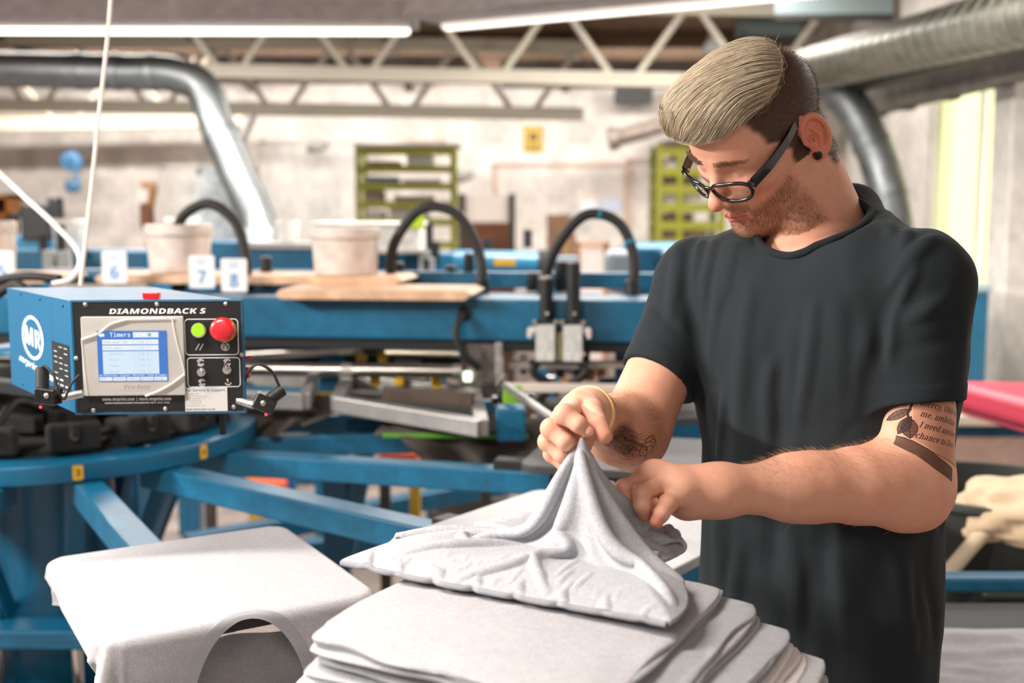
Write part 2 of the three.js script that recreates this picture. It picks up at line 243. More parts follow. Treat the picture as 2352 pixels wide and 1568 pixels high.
// ================= print head frame: the long blue beam and what is fixed on it =================
const bL = at(-60, 674, 3.44), bR = at(1640, 692, 3.16);
const BY = (bL.y + bR.y) / 2;   // top of beam
const beamDir = V(bR.x - bL.x, 0, bR.z - bL.z).normalize(), beamBack = V(beamDir.z, 0, -beamDir.x);   // pointing away from the camera
// a point on the beam: photograph column at the front face, height above the beam top, distance behind the front face
function onBeam(px, dy = 0, back = 0) { const u = (px - 1176) / FPX, t = (u * -bL.z - bL.x) / (beamDir.x + u * beamDir.z); const p = V(bL.x + beamDir.x * t, BY + dy, bL.z + beamDir.z * t); return p.addScaledVector(beamBack, back * Math.sign(-beamBack.z)); }
const pxAt = (px, back) => { const u = (px - 1176) / FPX, b = beamBack.clone().multiplyScalar(Math.sign(-beamBack.z) * back), x0 = bL.x + b.x, z0 = bL.z + b.z, t = (u * -z0 - x0) / (beamDir.x + u * beamDir.z); return V(x0 + beamDir.x * t, BY, z0 + beamDir.z * t); };   // same column, further back
const beamTurn = Math.atan2(-beamDir.z, beamDir.x);
{
  const o = thing('print_head_frame', 'long blue box beam carrying the print heads', 'printing press', [bL.x, 0, bL.z], beamTurn);
  const Lb = bL.distanceTo(bR), W = .2, HB = .122;
  const beam = mesh('beam', boxUV(bx(Lb, HB, W, Lb / 2, BY - HB / 2, -W / 2, .008), 2), M.blue, o);
  mesh('dark_under_strip', boxUV(bx(Lb, .03, W - .03, Lb / 2, BY - HB - .015, -W / 2)), M.black, o);  // dark strip along the underside of the beam
  for (const x of [.35, Lb - .2]) { mesh('column', bx(.16, BY - .1, .16, x, (BY - .1) / 2, -W / 2 - .12, .01), M.blue, o); mesh('foot_plate', bx(.3, .02, .3, x, .01, -W / 2 - .12), M.blue, o); }
  const lx = px => onBeam(px).sub(bL).dot(beamDir);
  // second rail behind, lower bars seen as blue blocks
  mesh('rear_rail', boxUV(bx(Lb, .05, .06, Lb / 2, BY + .03, -.42, .006), 2), M.blue, o);
  mesh('rear_rail', boxUV(bx(Lb * .5, .05, .06, Lb * .6, BY - .03, -.3, .006), 2), M.blue, o);
  // pairs of clamp cylinders with grey blocks
  const head = (px, hTop, back, block) => {
    const x = lx(px), h = mesh('clamp_cylinder', [cyl(.0195, .0195, hTop + .06, x, BY + (hTop - .06) / 2 + .0, .028 - back), cyl(.0205, .0205, .02, x, BY + hTop - .035, .028 - back)], M.black, o);
    mesh('cap', cyl(.0185, .019, .008, x, BY + hTop + .003, .028 - back), std('#8b8581', .5), h);
    mesh('bolt', rod(V(x + .004, BY - .035, .047 - back), V(x + .004, BY - .035, .053 - back), .006, 10), M.steel, h);
    if (block) { mesh('clamp_block', bx(.054, .105, .042, x, BY - .118, .032, .002), std('#e2e2e0', .45, 0, { map: paintT }), h); mesh('collar', bx(.05, .012, .046, x, BY - .062, .03, .002), M.black, h); for (const s of [-1, 1]) mesh('screw', rod(V(x + s * .03, BY - .058, .05), V(x + s * .03, BY - .058, .06), .007, 10), M.steel, h); mesh('knob', [rod(V(x + block * .03, BY - .085, .035), V(x + block * .045, BY - .085, .035), .011), bx(.014, .03, .022, x + block * .045, BY - .092, .035, .005)], M.plasticW, h); }
    return h;
  };
  head(1257, .06, 0, -1); head(1319, .105, 0, 1);
  mesh('clamp_foot', bx(.17, .008, .05, lx(1288), BY - .176, .032), M.black, o);
  mesh('spring_pin', [cyl(.008, .008, .07, lx(1288), BY - .14, .03, 12), cyl(.012, .006, .02, lx(1288), BY - .1, .03, 12)], std('#c9b98a', .3, .8), o);
  for (const s of [-1, 1]) mesh('air_hose', tube([V(lx(1288) + s * .055, BY - .17, .03), V(lx(1288) + s * .075, BY - .2, .04), V(lx(1288) + s * .03, BY - .245, .03), V(lx(1288) + s * .06, BY - .29, .0)], .012, 24, 8), M.rubber, o);
  // small bracket with upright plate, lever and sensor at the hose entry
  const hx = lx(1066);
  mesh('grommet', new THREE.TorusGeometry(.016, .007, 8, 20).translate(hx, BY - .042, .002), M.black, o);
  mesh('cable', tube([V(hx, BY - .042, -.005), V(hx - .008, BY - .055, .03), V(hx - .016, BY - .1, .05), V(hx + .01, BY - .16, .05), V(hx + .045, BY - .2, .03)], .011, 28, 8), M.rubber, o);
  mesh('side_plate', bx(.09, .16, .006, lx(1108), BY - .21, .01, .001), std('#a39c97', .3, .7, { map: concreteT }), o);
  mesh('lever', [bx(.022, .05, .02, lx(1150), BY - .145, .035, .004), bx(.026, .05, .024, lx(1152), BY - .19, .035, .004)], M.alu, o);
  mesh('regulator', [bx(.03, .05, .03, lx(1155), BY - .235, .03, .006), cyl(.012, .012, .03, lx(1155), BY - .27, .035, 14), bx(.05, .03, .03, lx(1152), BY - .29, .02, .004)], M.chrome, o);
  mesh('sensor_lamp', cyl(.012, .012, .026, lx(1078), BY - .22, .04, 16), std('#f2fbe6', .3, 0, { emissive: '#f4ffe4', emissiveIntensity: 1.0 }), o);
  // number plates standing on the beam
  for (const [t, px, py, back] of [['5', 6, 612, .10], ['6', 264, 614, .08], ['7', 464, 624, .03], ['8', 538, 632, -.02]]) {
    const p = pxAt(px, back), q = p.clone().sub(V(bL.x, 0, bL.z)), X = q.dot(beamDir), Z = q.z * beamDir.x - q.x * beamDir.z;
    const tx = canvasTex(256, 320, (g, w, h) => { g.fillStyle = '#f1f3f6'; g.fillRect(0, 0, w, h); g.fillStyle = '#2f86c6'; g.font = 'bold 178px sans-serif'; g.textAlign = 'center'; g.textBaseline = 'middle'; g.fillText(t, w / 2, h * .66); g.font = 'bold 34px sans-serif'; g.fillStyle = '#9cc0de'; g.strokeStyle = '#9cc0de'; g.lineWidth = 6; g.beginPath(); g.ellipse(w / 2, h * .16, 54, 26, 0, 0, 7); g.stroke(); g.fillText('M&R', w / 2, h * .165); g.fillRect(w / 2 - 50, h * .26, 100, 8); });
    const g = plate(.076, .098, .004, .008, .001), uv = g.attributes.uv, pp = g.attributes.position; for (let i = 0; i < uv.count; i++) uv.setXY(i, pp.getX(i) / .076 + .5, pp.getY(i) / .098 + .5);
    const yy = at(px, py, -p.z).y; const m = mesh('number_plate', g.rotateY(-beamTurn).translate(X, Math.max(yy, BY + .049), Z), std('#ffffff', .4, 0, { map: tx }), o); m.userData.label = 'white plate printed with a blue ' + t;
  }
}
// arched black hoses over the beam
for (const [pts, D, label] of [[[[408, 560], [418, 500], [480, 468], [540, 510], [566, 600], [566, 650]], 3.62, 'dark hose arching over the middle bucket'], [[[898, 640], [905, 560], [975, 477], [1050, 492], [1103, 590], [1106, 660]], 3.6, 'thick dark hose arching beside the white box'], [[[1250, 650], [1280, 565], [1350, 492], [1420, 510], [1456, 590], [1452, 668]], 3.5, 'black hose arch with blue ties next to the elbow']]) {
  const o = thing('air_hose', label, 'hose', at(pts[0][0], pts[0][1], D)); const q = pts.map(([x, y], i) => at(x, y, D - i * .02).sub(o.position)); const c = new THREE.CatmullRomCurve3(q, false, 'centripetal');
  const foot = q[0].clone(); foot.y = BY + .0 - o.position.y; const e = q[q.length - 1].clone(); e.y = BY - o.position.y - .002;
  mesh('hose_body', tube([foot, ...q, e], .0165, 70, 12), M.rubber, o);
  if (D === 3.5) for (const t of [.48, .72]) { const p = c.getPoint(t), d = c.getTangent(t); mesh('cable_tie', rod(p.clone().addScaledVector(d, -.005), p.clone().addScaledVector(d, .005), .0185, 14), std('#1f7c96', .5), o); }
  for (const p of [foot, e]) mesh('fitting', cyl(.022, .024, .05, p.x, p.y + .02, p.z), M.black, o);
}
// black clamp grips further back on the rail
for (const [px, pt, pb, D, r, label] of [[611, 590, 655, 3.7, .018, 'short black grip left of the small bucket shadow'], [914, 603, 660, 3.72, .019, 'black grip under the left foot of the middle hose'], [1035, 611, 660, 3.7, .018, 'short black grip right of the wooden tray'], [1077, 582, 670, 3.68, .017, 'tall black grip beside the right foot of the middle hose'], [1224, 626, 680, 3.55, .02, 'short black grip left of the clamp pair'], [1291, 600, 690, 3.55, .022, 'tall black grip behind the clamp pair']]) {
  const a = at(px, pt, D), b = BY - .0, o = thing('clamp_grip', label, 'grip', [a.x, b, a.z], 0, 'black grips on the blue press'); const h = a.y - b;
  mesh('grip_body', lathe([[0, 0], [r, 0], [r, h - .012], [r * 1.04, h - .01], [r * 1.04, h - .004], [r * .9, h], [0, h]], 20), M.black, o); mesh('grip_cap', cyl(r * .8, r * .8, .004, 0, h, 0), std('#8d8782', .5), o);
}
// wooden ink trays lying across the beam, with buckets
const trayG = (w, d, h) => { const s = new THREE.Shape(); s.moveTo(-w / 2, 0); s.lineTo(w / 2, 0); s.lineTo(w / 2 + .02, h * .6); s.lineTo(w / 2, h); s.lineTo(-w / 2, h); s.lineTo(-w / 2 - .012, h * .5); s.closePath(); return boxUV(new THREE.ExtrudeGeometry(s, { depth: d, bevelEnabled: true, bevelSize: .004, bevelThickness: .004, bevelSegments: 2 }).translate(0, 0, -d / 2), 3); };
const trayM = std('#eec3a0', .55, 0, { map: paintT, bumpMap: grainT, bumpScale: .0004 });
{
  const pA = pxAt(876, .06), pB = pxAt(590, .26), p0 = pxAt(40, .22);
  tag(mesh('wooden_tray', trayG(.53, .25, .022), trayM), 'pale wooden board overhanging the front of the blue beam', 'board').position.set(pA.x, BY + .002, pA.z); scene.children.at(-1).rotation.y = beamTurn + .02;
  tag(mesh('wooden_tray', trayG(.95, .24, .02), trayM), 'longer wooden board under the two buckets', 'board').position.set(pB.x, BY + .028, pB.z - .02); scene.children.at(-1).rotation.y = beamTurn;
  tag(mesh('wooden_tray', trayG(.42, .24, .02), trayM), 'wooden board at the left edge behind plate 5', 'board').position.set(p0.x - .06, BY + .028, p0.z - .02); scene.children.at(-1).rotation.y = beamTurn;
  for (const [px, pt, pb, wTop, back, label] of [[414, 515, 640, 152, .30, 'off white bucket behind number plates 6 and 7'], [795, 522, 655, 162, .26, 'off white bucket right of centre on the wooden board'], [-22, 508, 612, 124, .26, 'off white bucket cut by the left edge']]) {
    const p = pxAt(px, back), D = -p.z, r = wTop / FPX * D / 2, y0 = BY + .052, h = at(px, pt, D).y - y0, o = thing('ink_bucket', label, 'bucket', [p.x, y0, p.z], 0, 'off white ink buckets');
    mesh('bucket_body', lathe([[0, 0], [r * .86, 0], [r * .88, .006], [r * .95, h * .8], [r * .93, h * .8], [r * .85, .01], [0, .01]], 48), M.plasticW, o);
    mesh('rim_band', lathe([[r * .92, h * .77], [r * .99, h * .77], [r, h * .8], [r, h * .98], [r * .97, h], [r * .9, h], [r * .9, h * .9]], 48), M.plasticW, o);
    mesh('lid', lathe([[0, h * .97], [r * .93, h * .97], [r * .93, h * .995], [0, h * .985]], 48), M.plasticW, o);
  }
}
// bars, squeegees, screens under the beam
{
  const o = thing('squeegee_carriage', 'steel rods and carriage under the blue beam', 'machine part', at(560, 830, 3.3));
  const P = (x, y, D) => at(x, y, D).sub(o.position);
  mesh('guide_rod', rod(P(480, 819, 3.35), P(850, 798, 3.4), .0175, 20), M.steel, o); mesh('rod_end', rod(P(835, 799, 3.4), P(872, 797, 3.4), .021, 16), M.black, o);
  mesh('guide_rod', rod(P(470, 846, 3.15), P(1052, 853, 3.15), .019, 24), M.steel, o); mesh('rod_collar', rod(P(785, 850, 3.15), P(808, 850, 3.15), .0205, 16), M.alu, o); mesh('rod_end', rod(P(1040, 853, 3.15), P(1060, 853, 3.15), .022, 16), M.alu, o);
  mesh('guide_rod', rod(P(885, 809, 3.2), P(1056, 812, 3.2), .0085, 16), std('#efe8d2', .25, .9), o);
  mesh('cylinder_barrel', rod(P(905, 790, 3.5), P(1090, 812, 3.4), .018, 16), M.alu, o);
  mesh('cylinder_barrel', rod(P(480, 795, 3.55), P(760, 786, 3.6), .014, 16), std('#6e645d', .5, .6), o);
  mesh('carriage_block', [bar(P(560, 815, 3.6), P(1060, 815, 3.6), .07, .05), bar(P(880, 822, 3.45), P(1060, 825, 3.45), .03, .04)], std('#3b3430', .7, .2, { map: concreteT }), o);
  mesh('stop_screw', rod(P(713, 770, 3.4), P(713, 800, 3.4), .009, 10), M.steel, o);
  for (const [x, y, D] of [[862, 872, 3.2], [918, 872, 3.3], [1003, 878, 3.2], [1000, 866, 3.3], [830, 818, 3.5], [880, 818, 3.4]]) mesh('yellow_clamp', bar(P(x - 11, y, D), P(x + 11, y, D), .035, .03, .005), M.yellow, o);
  const carW = [[940, 845, .055], [1120, 860, .04]]; for (const [x, y, s] of carW) mesh('end_block', bar(P(x - 30, y, 3.35), P(x + 30, y, 3.35), s, .05), M.black, o);
  mesh('flood_bar', boxUV(bar(P(880, 905, 3.0), P(1088, 922, 2.92), .045, .02)), std('#5b4d43', .6, .2, { map: concreteT }), o);
  mesh('squeegee', boxUV(bar(P(865, 925, 3.0), P(1095, 946, 2.9), .025, .012)), std('#20201e', .6), o);
  mesh('lower_rail', bar(P(1165, 889, 3.1), P(1480, 893, 3.05), .024, .03), std('#ddd2c8', .4, .1), o); mesh('lower_rail', bar(P(1170, 838, 3.3), P(1480, 836, 3.3), .022, .03), std('#d5c9bd', .4, .1), o);
  const rn = rngOf(9), fit = [[], [], []]; for (let i = 0; i < 34; i++) { const x = 1150 + rn() * 300, y = 812 + rn() * 130, D = 3.3 + rn() * .4; fit[i % 3].push(rn() < .5 ? rod(P(x, y, D), P(x + 8 + rn() * 22, y, D), .008 + rn() * .012, 12) : bx(.02 + rn() * .04, .02 + rn() * .05, .02, ...P(x, y, D).toArray(), .004)); }
  mesh('fittings', fit[0], M.chrome, o).userData.kind = 'stuff'; mesh('fittings', fit[1], std('#7a4e1f', .5), o).userData.kind = 'stuff'; mesh('fittings', fit[2], M.black, o).userData.kind = 'stuff';
  mesh('tie_rod', rod(P(1160, 885, 2.9), P(1270, 962, 2.55), .010, 14), M.alu, o); mesh('tie_rod', rod(P(1270, 962, 2.55), P(1350, 1018, 2.35), .010, 14), M.alu, o);
}
{ // aluminium printing screen tilted in the press
  const o = thing('printing_screen', 'silver screen frame over the green edged platen', 'screen frame', at(940, 930, 3.0));
  const c = [at(775, 905, 2.95), at(1106, 952, 2.72), at(1090, 916, 3.2), at(800, 888, 3.45)].map(p => p.sub(o.position)); c.forEach((p, i) => { p.y = [.012, -.008, -.005, .0][i]; });
  for (let i = 0; i < 4; i++) mesh('frame_bar', boxUV(bar(c[i], c[(i + 1) % 4], .042, .035, .003)), M.alu, o);
  const g = new THREE.BufferGeometry(); g.setAttribute('position', new THREE.Float32BufferAttribute([0, 1, 2, 0, 2, 3].flatMap(i => [c[i].x, c[i].y - .015, c[i].z]), 3)); g.computeVertexNormals(); mesh('mesh_fabric', g, std('#4a4232', .7, 0, { side: THREE.DoubleSide }), o);
  const o2 = thing('printing_screen', 'silver screen frame half hidden behind the control box', 'screen frame', at(620, 900, 3.1));
  const d = [at(500, 898, 3.0), at(700, 905, 2.95), at(720, 880, 3.3), at(510, 880, 3.4)].map(p => p.sub(o2.position)); d.forEach(p => { p.y = .0; });
  for (let i = 0; i < 4; i++) mesh('frame_bar', boxUV(bar(d[i], d[(i + 1) % 4], .045, .03, .003)), M.alu, o2);
}
// ================= control box on the press =================
{
  const W = .282, H = .191, fc = at(366, 820, 1.634);
  const o = thing('control_box', 'blue control box with black panel, touch screen and red stop button', 'control box', fc, .06); o.scale.setScalar(.86);
  // the enclosure runs back and to the left behind its panel
  const DX = -.235, DZ = -.345, sh = (x, y, t) => [x + DX * t, y, DZ * t];
  const q = [[-W / 2, -H / 2], [W / 2, -H / 2], [W / 2, H / 2], [-W / 2, H / 2]];
  const quad = (a, b, c, d) => { const g = new THREE.BufferGeometry(); g.setAttribute('position', new THREE.Float32BufferAttribute([...a, ...b, ...c, ...a, ...c, ...d], 3)); g.setAttribute('uv', new THREE.Float32BufferAttribute([0, 0, 1, 0, 1, 1, 0, 0, 1, 1, 0, 1], 2)); g.computeVertexNormals(); return g; };
  const F = q.map(p => sh(...p, 0.004)), B = q.map(p => sh(...p, 1));
  mesh('shell', [quad(F[3], F[2], B[2], B[3]), quad(F[1], F[0], B[0], B[1]), quad(F[2], F[1], B[1], B[2]), quad(B[1], B[0], B[3], B[2])], M.boxBlue, o);
  const sideTex = canvasTex(512, 512, (g, w, h) => { g.fillStyle = '#155f86'; g.fillRect(0, 0, w, h); g.strokeStyle = '#e9eef0'; g.lineWidth = 16; g.beginPath(); g.ellipse(w * .40, h * .44, w * .155, h * .20, 0, 0, 7); g.stroke(); g.fillStyle = '#e9eef0'; g.save(); g.translate(w * .40, h * .44); g.transform(1, .12, 0, 1, 0, 0); g.font = 'bold 96px sans-serif'; g.textAlign = 'center'; g.textBaseline = 'middle'; g.scale(.9, 1.35); g.fillText('MR', 0, 0); g.restore(); g.save(); g.translate(w * .42, h * .735); g.rotate(.16); g.font = 'bold italic 46px sans-serif'; g.textAlign = 'center'; g.fillText('mrprint.com', 0, 10); g.restore(); g.fillStyle = '#0f4a69'; g.fillRect(w * .71, 0, 4, h); });
  mesh('side_panel', quad(B[0], F[0], F[3], B[3]), phys('#ffffff', .42, 0, { map: sideTex, bumpMap: grainT, bumpScale: .0002 }), o);
  const vent = mesh('vent', quad(sh(-W / 2 - .001, -.075, .30), sh(-W / 2 - .001, -.075, .06), sh(-W / 2 - .001, .018, .06), sh(-W / 2 - .001, .018, .30)), std('#ffffff', .6, 0, { map: canvasTex(128, 256, (g, w, h) => { g.fillStyle = '#0e1214'; g.fillRect(0, 0, w, h); g.fillStyle = '#c9cfd1'; for (let i = 0; i < 9; i++) for (let k = 0; k < 3; k++) if ((i * 3 + k) % 4) g.fillRect(14 + k * 38, 18 + i * 26, 24, i > 5 ? 8 : 4); }) }), o); vent.userData.label = 'black label strip on the side';
  for (const [t, y] of [[.75, .09], [.45, .088], [.12, .085], [.8, -.085]]) mesh('side_bolt', new THREE.SphereGeometry(.0035, 8, 6).translate(...sh(-W / 2, y, t)), M.boxBlue, o);
  mesh('edge_frame', [bx(W + .004, .004, .01, 0, H / 2, -.002, .001), bx(W + .004, .004, .01, 0, -H / 2, -.002, .001), bx(.004, H, .01, -W / 2, 0, -.002, .001), bx(.004, H, .01, W / 2, 0, -.002, .001)], M.boxBlue, o);
  // front panel with its printing; px,py give the place on the panel in photograph pixels
  const ux = px => (px - 366) / 386 * W, uy = py => (820 - py) / 261 * H;
  const tex = canvasTex(1544, 1044, (g, w, h) => {
    const S = 4, X = x => (x - 173) * S, Y = y => (y - 689.5) * S;
    g.fillStyle = '#121517'; g.fillRect(0, 0, w, h);
    const rn = rngOf(3); for (let i = 0; i < 900; i++) { g.fillStyle = `rgba(190,200,205,${rn() * .16})`; g.fillRect(rn() * w, rn() * h, 2, 2); }
    g.fillStyle = '#f3f3f1'; g.save(); g.translate(X(366), Y(713)); g.transform(1, 0, -.25, 1, 0, 0); g.font = 'bold 66px sans-serif'; g.textAlign = 'center'; g.textBaseline = 'middle'; g.scale(1.62, 1); g.fillText('DIAMONDBACK S', 0, 0, 568); g.restore();
    g.textAlign = 'center'; g.textBaseline = 'middle'; g.font = 'bold 41px sans-serif'; g.fillText('www.mrprint.com | store.mrprint.com', X(312), Y(917), 630); g.font = 'bold 17px sans-serif'; g.fillText('EQUIPMENT COVERED UNDER ONE OR MORE OF THE FOLLOWING PATENTS   5,595,113   5,503,078   5,943,953', X(312), Y(926), 590);
    g.strokeStyle = '#e4e6e6'; g.lineWidth = 8; const rr = (x0, y0, x1, y1, r) => { g.beginPath(); g.moveTo(X(x0) + r, Y(y0)); g.arcTo(X(x1), Y(y0), X(x1), Y(y1), r); g.arcTo(X(x1), Y(y1), X(x0), Y(y1), r); g.arcTo(X(x0), Y(y1), X(x0), Y(y0), r); g.arcTo(X(x0), Y(y0), X(x1), Y(y0), r); g.stroke(); };
    rr(427, 732, 548, 815, 34); rr(430, 822, 550, 890, 30);
    g.lineWidth = 6; for (const k of [0, 9]) { g.beginPath(); g.moveTo(X(450 + k), Y(804)); g.lineTo(X(459 + k), Y(789)); g.stroke(); }
    g.lineWidth = 5; g.beginPath(); g.arc(X(518), Y(796), 36, 0, 7); g.stroke(); g.beginPath(); g.moveTo(X(511.5), Y(792)); g.lineTo(X(524.5), Y(792)); g.lineTo(X(518), Y(803)); g.closePath(); g.stroke(); g.fillRect(X(518) - 3, Y(793), 6, 22);
    const swirl = (x, y, k) => { g.lineWidth = 7; g.beginPath(); g.arc(X(x), Y(y), 17, .4, 5.3); g.stroke(); g.beginPath(); g.arc(X(x), Y(y), 31, 3.4, 5.9); g.stroke(); g.beginPath(); g.arc(X(x), Y(y), 31, .3, 2.6); g.stroke(); };
    swirl(460, 833); swirl(521, 833); swirl(462, 880); g.font = 'bold 46px sans-serif'; g.fillText('1', X(521), Y(876)); g.lineWidth = 7; g.beginPath(); g.arc(X(522), Y(878), 30, .3, 2.7); g.stroke();
  });
  const pg = quad([-W / 2, -H / 2, 0], [W / 2, -H / 2, 0], [W / 2, H / 2, 0], [-W / 2, H / 2, 0]).translate(0, 0, .002); const panel = mesh('front_panel', pg, std('#ffffff', .5, 0, { map: tex, bumpMap: grainT, bumpScale: .0002 }), o);
  for (const [x, y] of [[204, 697], [366, 697], [522, 697], [178, 821], [556, 815], [212, 943], [376, 941], [534, 938]]) { const s = mesh('screw', new THREE.SphereGeometry(.0042, 14, 8, 0, 7, 0, 1.57).scale(1, .6, 1).rotateX(Math.PI / 2).translate(ux(x), uy(y), .002), M.steel, panel); }
  // touch screen in a pale bezel
  const bz = mesh('screen_bezel', plate(.169, .134, .006, .003, .0012).translate(ux(310), uy(816), .005), std('#b3b0ab', .5), o);
  mesh('bezel_print', quad([-.03, -.006, 0], [.03, -.006, 0], [.03, .006, 0], [-.03, .006, 0]).translate(ux(316), uy(887), .0094), std('#ffffff', .5, 0, { map: canvasTex(256, 52, (g, w, h) => { g.fillStyle = '#b3b0ab'; g.fillRect(0, 0, w, h); g.fillStyle = '#8a8885'; g.font = 'bold 44px serif'; g.textAlign = 'center'; g.textBaseline = 'middle'; g.fillText('Pro-face', w / 2, h / 2); }) }), bz);
  mesh('screen_recess', plate(.121, .090, .001, .001, 0).translate(ux(309), uy(815), .0086), M.black, bz);
  const st = canvasTex(640, 480, (g, w, h) => {
    g.fillStyle = '#3a78c8'; g.fillRect(0, 0, w, h); g.fillStyle = '#eef3fb'; g.font = 'bold 54px monospace'; g.textBaseline = 'middle'; g.fillText('Timers', 116, 38);
    g.beginPath(); g.moveTo(8, 38); g.lineTo(40, 14); g.lineTo(40, 26); g.lineTo(68, 26); g.lineTo(68, 54); g.lineTo(40, 54); g.lineTo(40, 64); g.fill(); g.fillStyle = '#dbe6f2'; g.fillRect(330, 12, 236, 54); g.fillStyle = '#7fb27a'; g.fillRect(470, 24, 24, 30); g.fillStyle = '#f2f6fb'; g.fillRect(352, 26, 40, 26); g.fillRect(410, 26, 40, 26); g.fillRect(512, 26, 40, 26);
    for (let i = 0; i < 6; i++) { const y = 82 + i * 56; g.fillStyle = i < 2 ? '#e6eef6' : '#d4e6f4'; g.fillRect(46, y, 516, i < 2 ? 48 : 56); g.fillStyle = '#9db2c9'; g.font = '26px monospace'; g.fillText(['Index dwell time', 'Flash dwell', 'Revolver', 'Print', 'Flood', 'Delay'][i], i < 2 ? 58 : 110, y + 26, 220); for (const [k, t] of [[330, '-'], [382, '1.0'], [452, '+']]) { g.strokeStyle = '#9db2c9'; g.strokeRect(k, y + 10, 46, 30); g.fillStyle = '#7d98b8'; g.fillText(t, k + 6, y + 26, 36); } }
    g.fillStyle = '#5f8fd0'; g.fillRect(0, 410, w, 26); g.fillStyle = '#e7eefa'; g.font = '26px monospace'; g.fillText('In Position  Signal  Mission  Time & Power', 8, 424, 620); for (let i = 0; i < 5; i++) { g.fillStyle = '#e3ecf6'; g.fillRect(6 + i * 126, 440, 120, 36); g.fillStyle = '#8ea6c4'; g.fillText(['Main', 'Counters', 'Timers', 'Options', 'Setup'][i], 14 + i * 126, 458, 104); }
  });
  mesh('touch_screen', quad([-.0575, -.0427, 0], [.0575, -.0427, 0], [.0575, .0427, 0], [-.0575, .0427, 0]).translate(ux(309), uy(815), .0102), std('#0a0a0a', .25, 0, { emissive: '#ffffff', emissiveMap: st, emissiveIntensity: .5 }), bz);
  // clear film taped over the screen with rolled edges
  const film = std('#e9e7e2', .35, 0, { transparent: true, opacity: .55 });
  const roll = (pts, r) => mesh('film_fold', tube(pts.map(([x, y, z]) => V(ux(x), uy(y), z ?? .012)), r, 20, 6).scale(1, 1, 1), film, bz);
  roll([[196, 776], [235, 762], [262, 742], [300, 730]], .0022); roll([[300, 730], [350, 729], [408, 728]], .0012); roll([[402, 728], [408, 770], [420, 826], [426, 856]], .0016); roll([[426, 858], [396, 880], [362, 898], [335, 908]], .0024); roll([[196, 776], [199, 840], [204, 906]], .001);
  { const g = new THREE.PlaneGeometry(.168, .134, 24, 20), p = g.attributes.position; for (let i = 0; i < p.count; i++) p.setZ(i, .0015 * noise(p.getX(i) * 60, p.getY(i) * 60)); g.computeVertexNormals(); mesh('clear_film', g.translate(ux(310), uy(817), .0135), phys('#ffffff', .06, 0, { transmission: 1, thickness: 0, ior: 1.3 }), bz); }
  // buttons and switches
  const btn = (x, y) => mesh('start_button', cyl(.0125, .0135, .008, 0, 0, 0, 32).rotateX(Math.PI / 2).translate(ux(x), uy(y), .006), M.chrome, o);
  const gb = btn(460, 757); mesh('lens', cyl(.0105, .0115, .006, 0, 0, 0, 32).rotateX(Math.PI / 2).translate(ux(460), uy(756), .012), phys('#8fd022', .25, 0, { emissive: '#6fb010', emissiveIntensity: .25, clearcoat: .5 }), gb);
  const es = mesh('stop_button', lathe([[0, 0], [.021, 0], [.0205, .006], [.014, .007], [.012, .016], [0, .016]], 40).rotateX(Math.PI / 2).translate(ux(517), uy(757), .002), M.yellow, o);
  mesh('mushroom_head', lathe([[.010, .014], [.0185, .016], [.0205, .022], [.0195, .030], [.013, .034], [0, .0352]], 40).rotateX(Math.PI / 2).translate(ux(519), uy(753), .002), M.red, es);
  for (const [x, y, up] of [[462, 855, 0], [521, 850, 1]]) { const s = mesh('toggle_switch', [cyl(.0075, .0085, .004, 0, 0, 0, 8).rotateX(Math.PI / 2).translate(ux(x), uy(y), .004), cyl(.005, .006, .006, 0, 0, 0, 16).rotateX(Math.PI / 2).translate(ux(x), uy(y), .008)], M.chrome, o); mesh('lever', rod(V(ux(x), uy(y), .01), V(ux(x) + .002, uy(y) + (up ? .012 : .001), .022), .0024, 10), M.chrome, s); }
  // service sticker
  mesh('service_sticker', quad([-.0355, -.0205, 0], [.0355, -.0205, 0], [.0355, .0205, 0], [-.0355, .0205, 0]).translate(ux(471), uy(919), .0032), std('#ffffff', .45, 0, { map: canvasTex(512, 296, (g, w, h) => { g.fillStyle = '#cfcfcc'; g.fillRect(0, 0, w, h); g.fillStyle = '#2e6d8c'; g.font = 'bold 50px sans-serif'; g.textBaseline = 'middle'; g.fillText('For Service & Support', 8, 34, 480); g.fillStyle = '#5c6266'; g.font = '22px sans-serif'; ['Dave Roper Ltd', 'Unit 16 Fenny Business Park', 'Kidderminster DY11 7SL', 'T:    01562 825 850', 'M:   07798 824 827', 'dave@daveroper.co.uk'].forEach((t, i) => g.fillText(t, 12, 80 + i * 29, 260)); g.fillStyle = '#2b3236'; g.font = 'bold 40px sans-serif'; g.fillText('www.daveroper.co.uk', 10, 270, 350); }) }), o);
  mesh('beacon', bx(.027, .011, .018, ux(347) - .004, H / 2 + .0065, -.035, .002), phys('#e01723', .25, 0, { emissive: '#b50b14', emissiveIntensity: .25 }), o);
  mesh('side_switch', [rod(V(W / 2, -.005, -.02), V(W / 2 + .012, -.003, -.02), .0028, 8), bx(.006, .02, .014, W / 2 + .003, -.03, -.02, .001)], M.red, o);
  mesh('mount_arm', bar(V(DX * .8, -H / 2 - .012, DZ * .8), V(-.98, -.26, -1.5), .03, .06), M.black, o);
  mesh('mount_post', rod(V(W / 2 - .05, -H / 2, -.06), V(W / 2 - .05, -H / 2 - .05, -.06), .006), M.black, o);
}
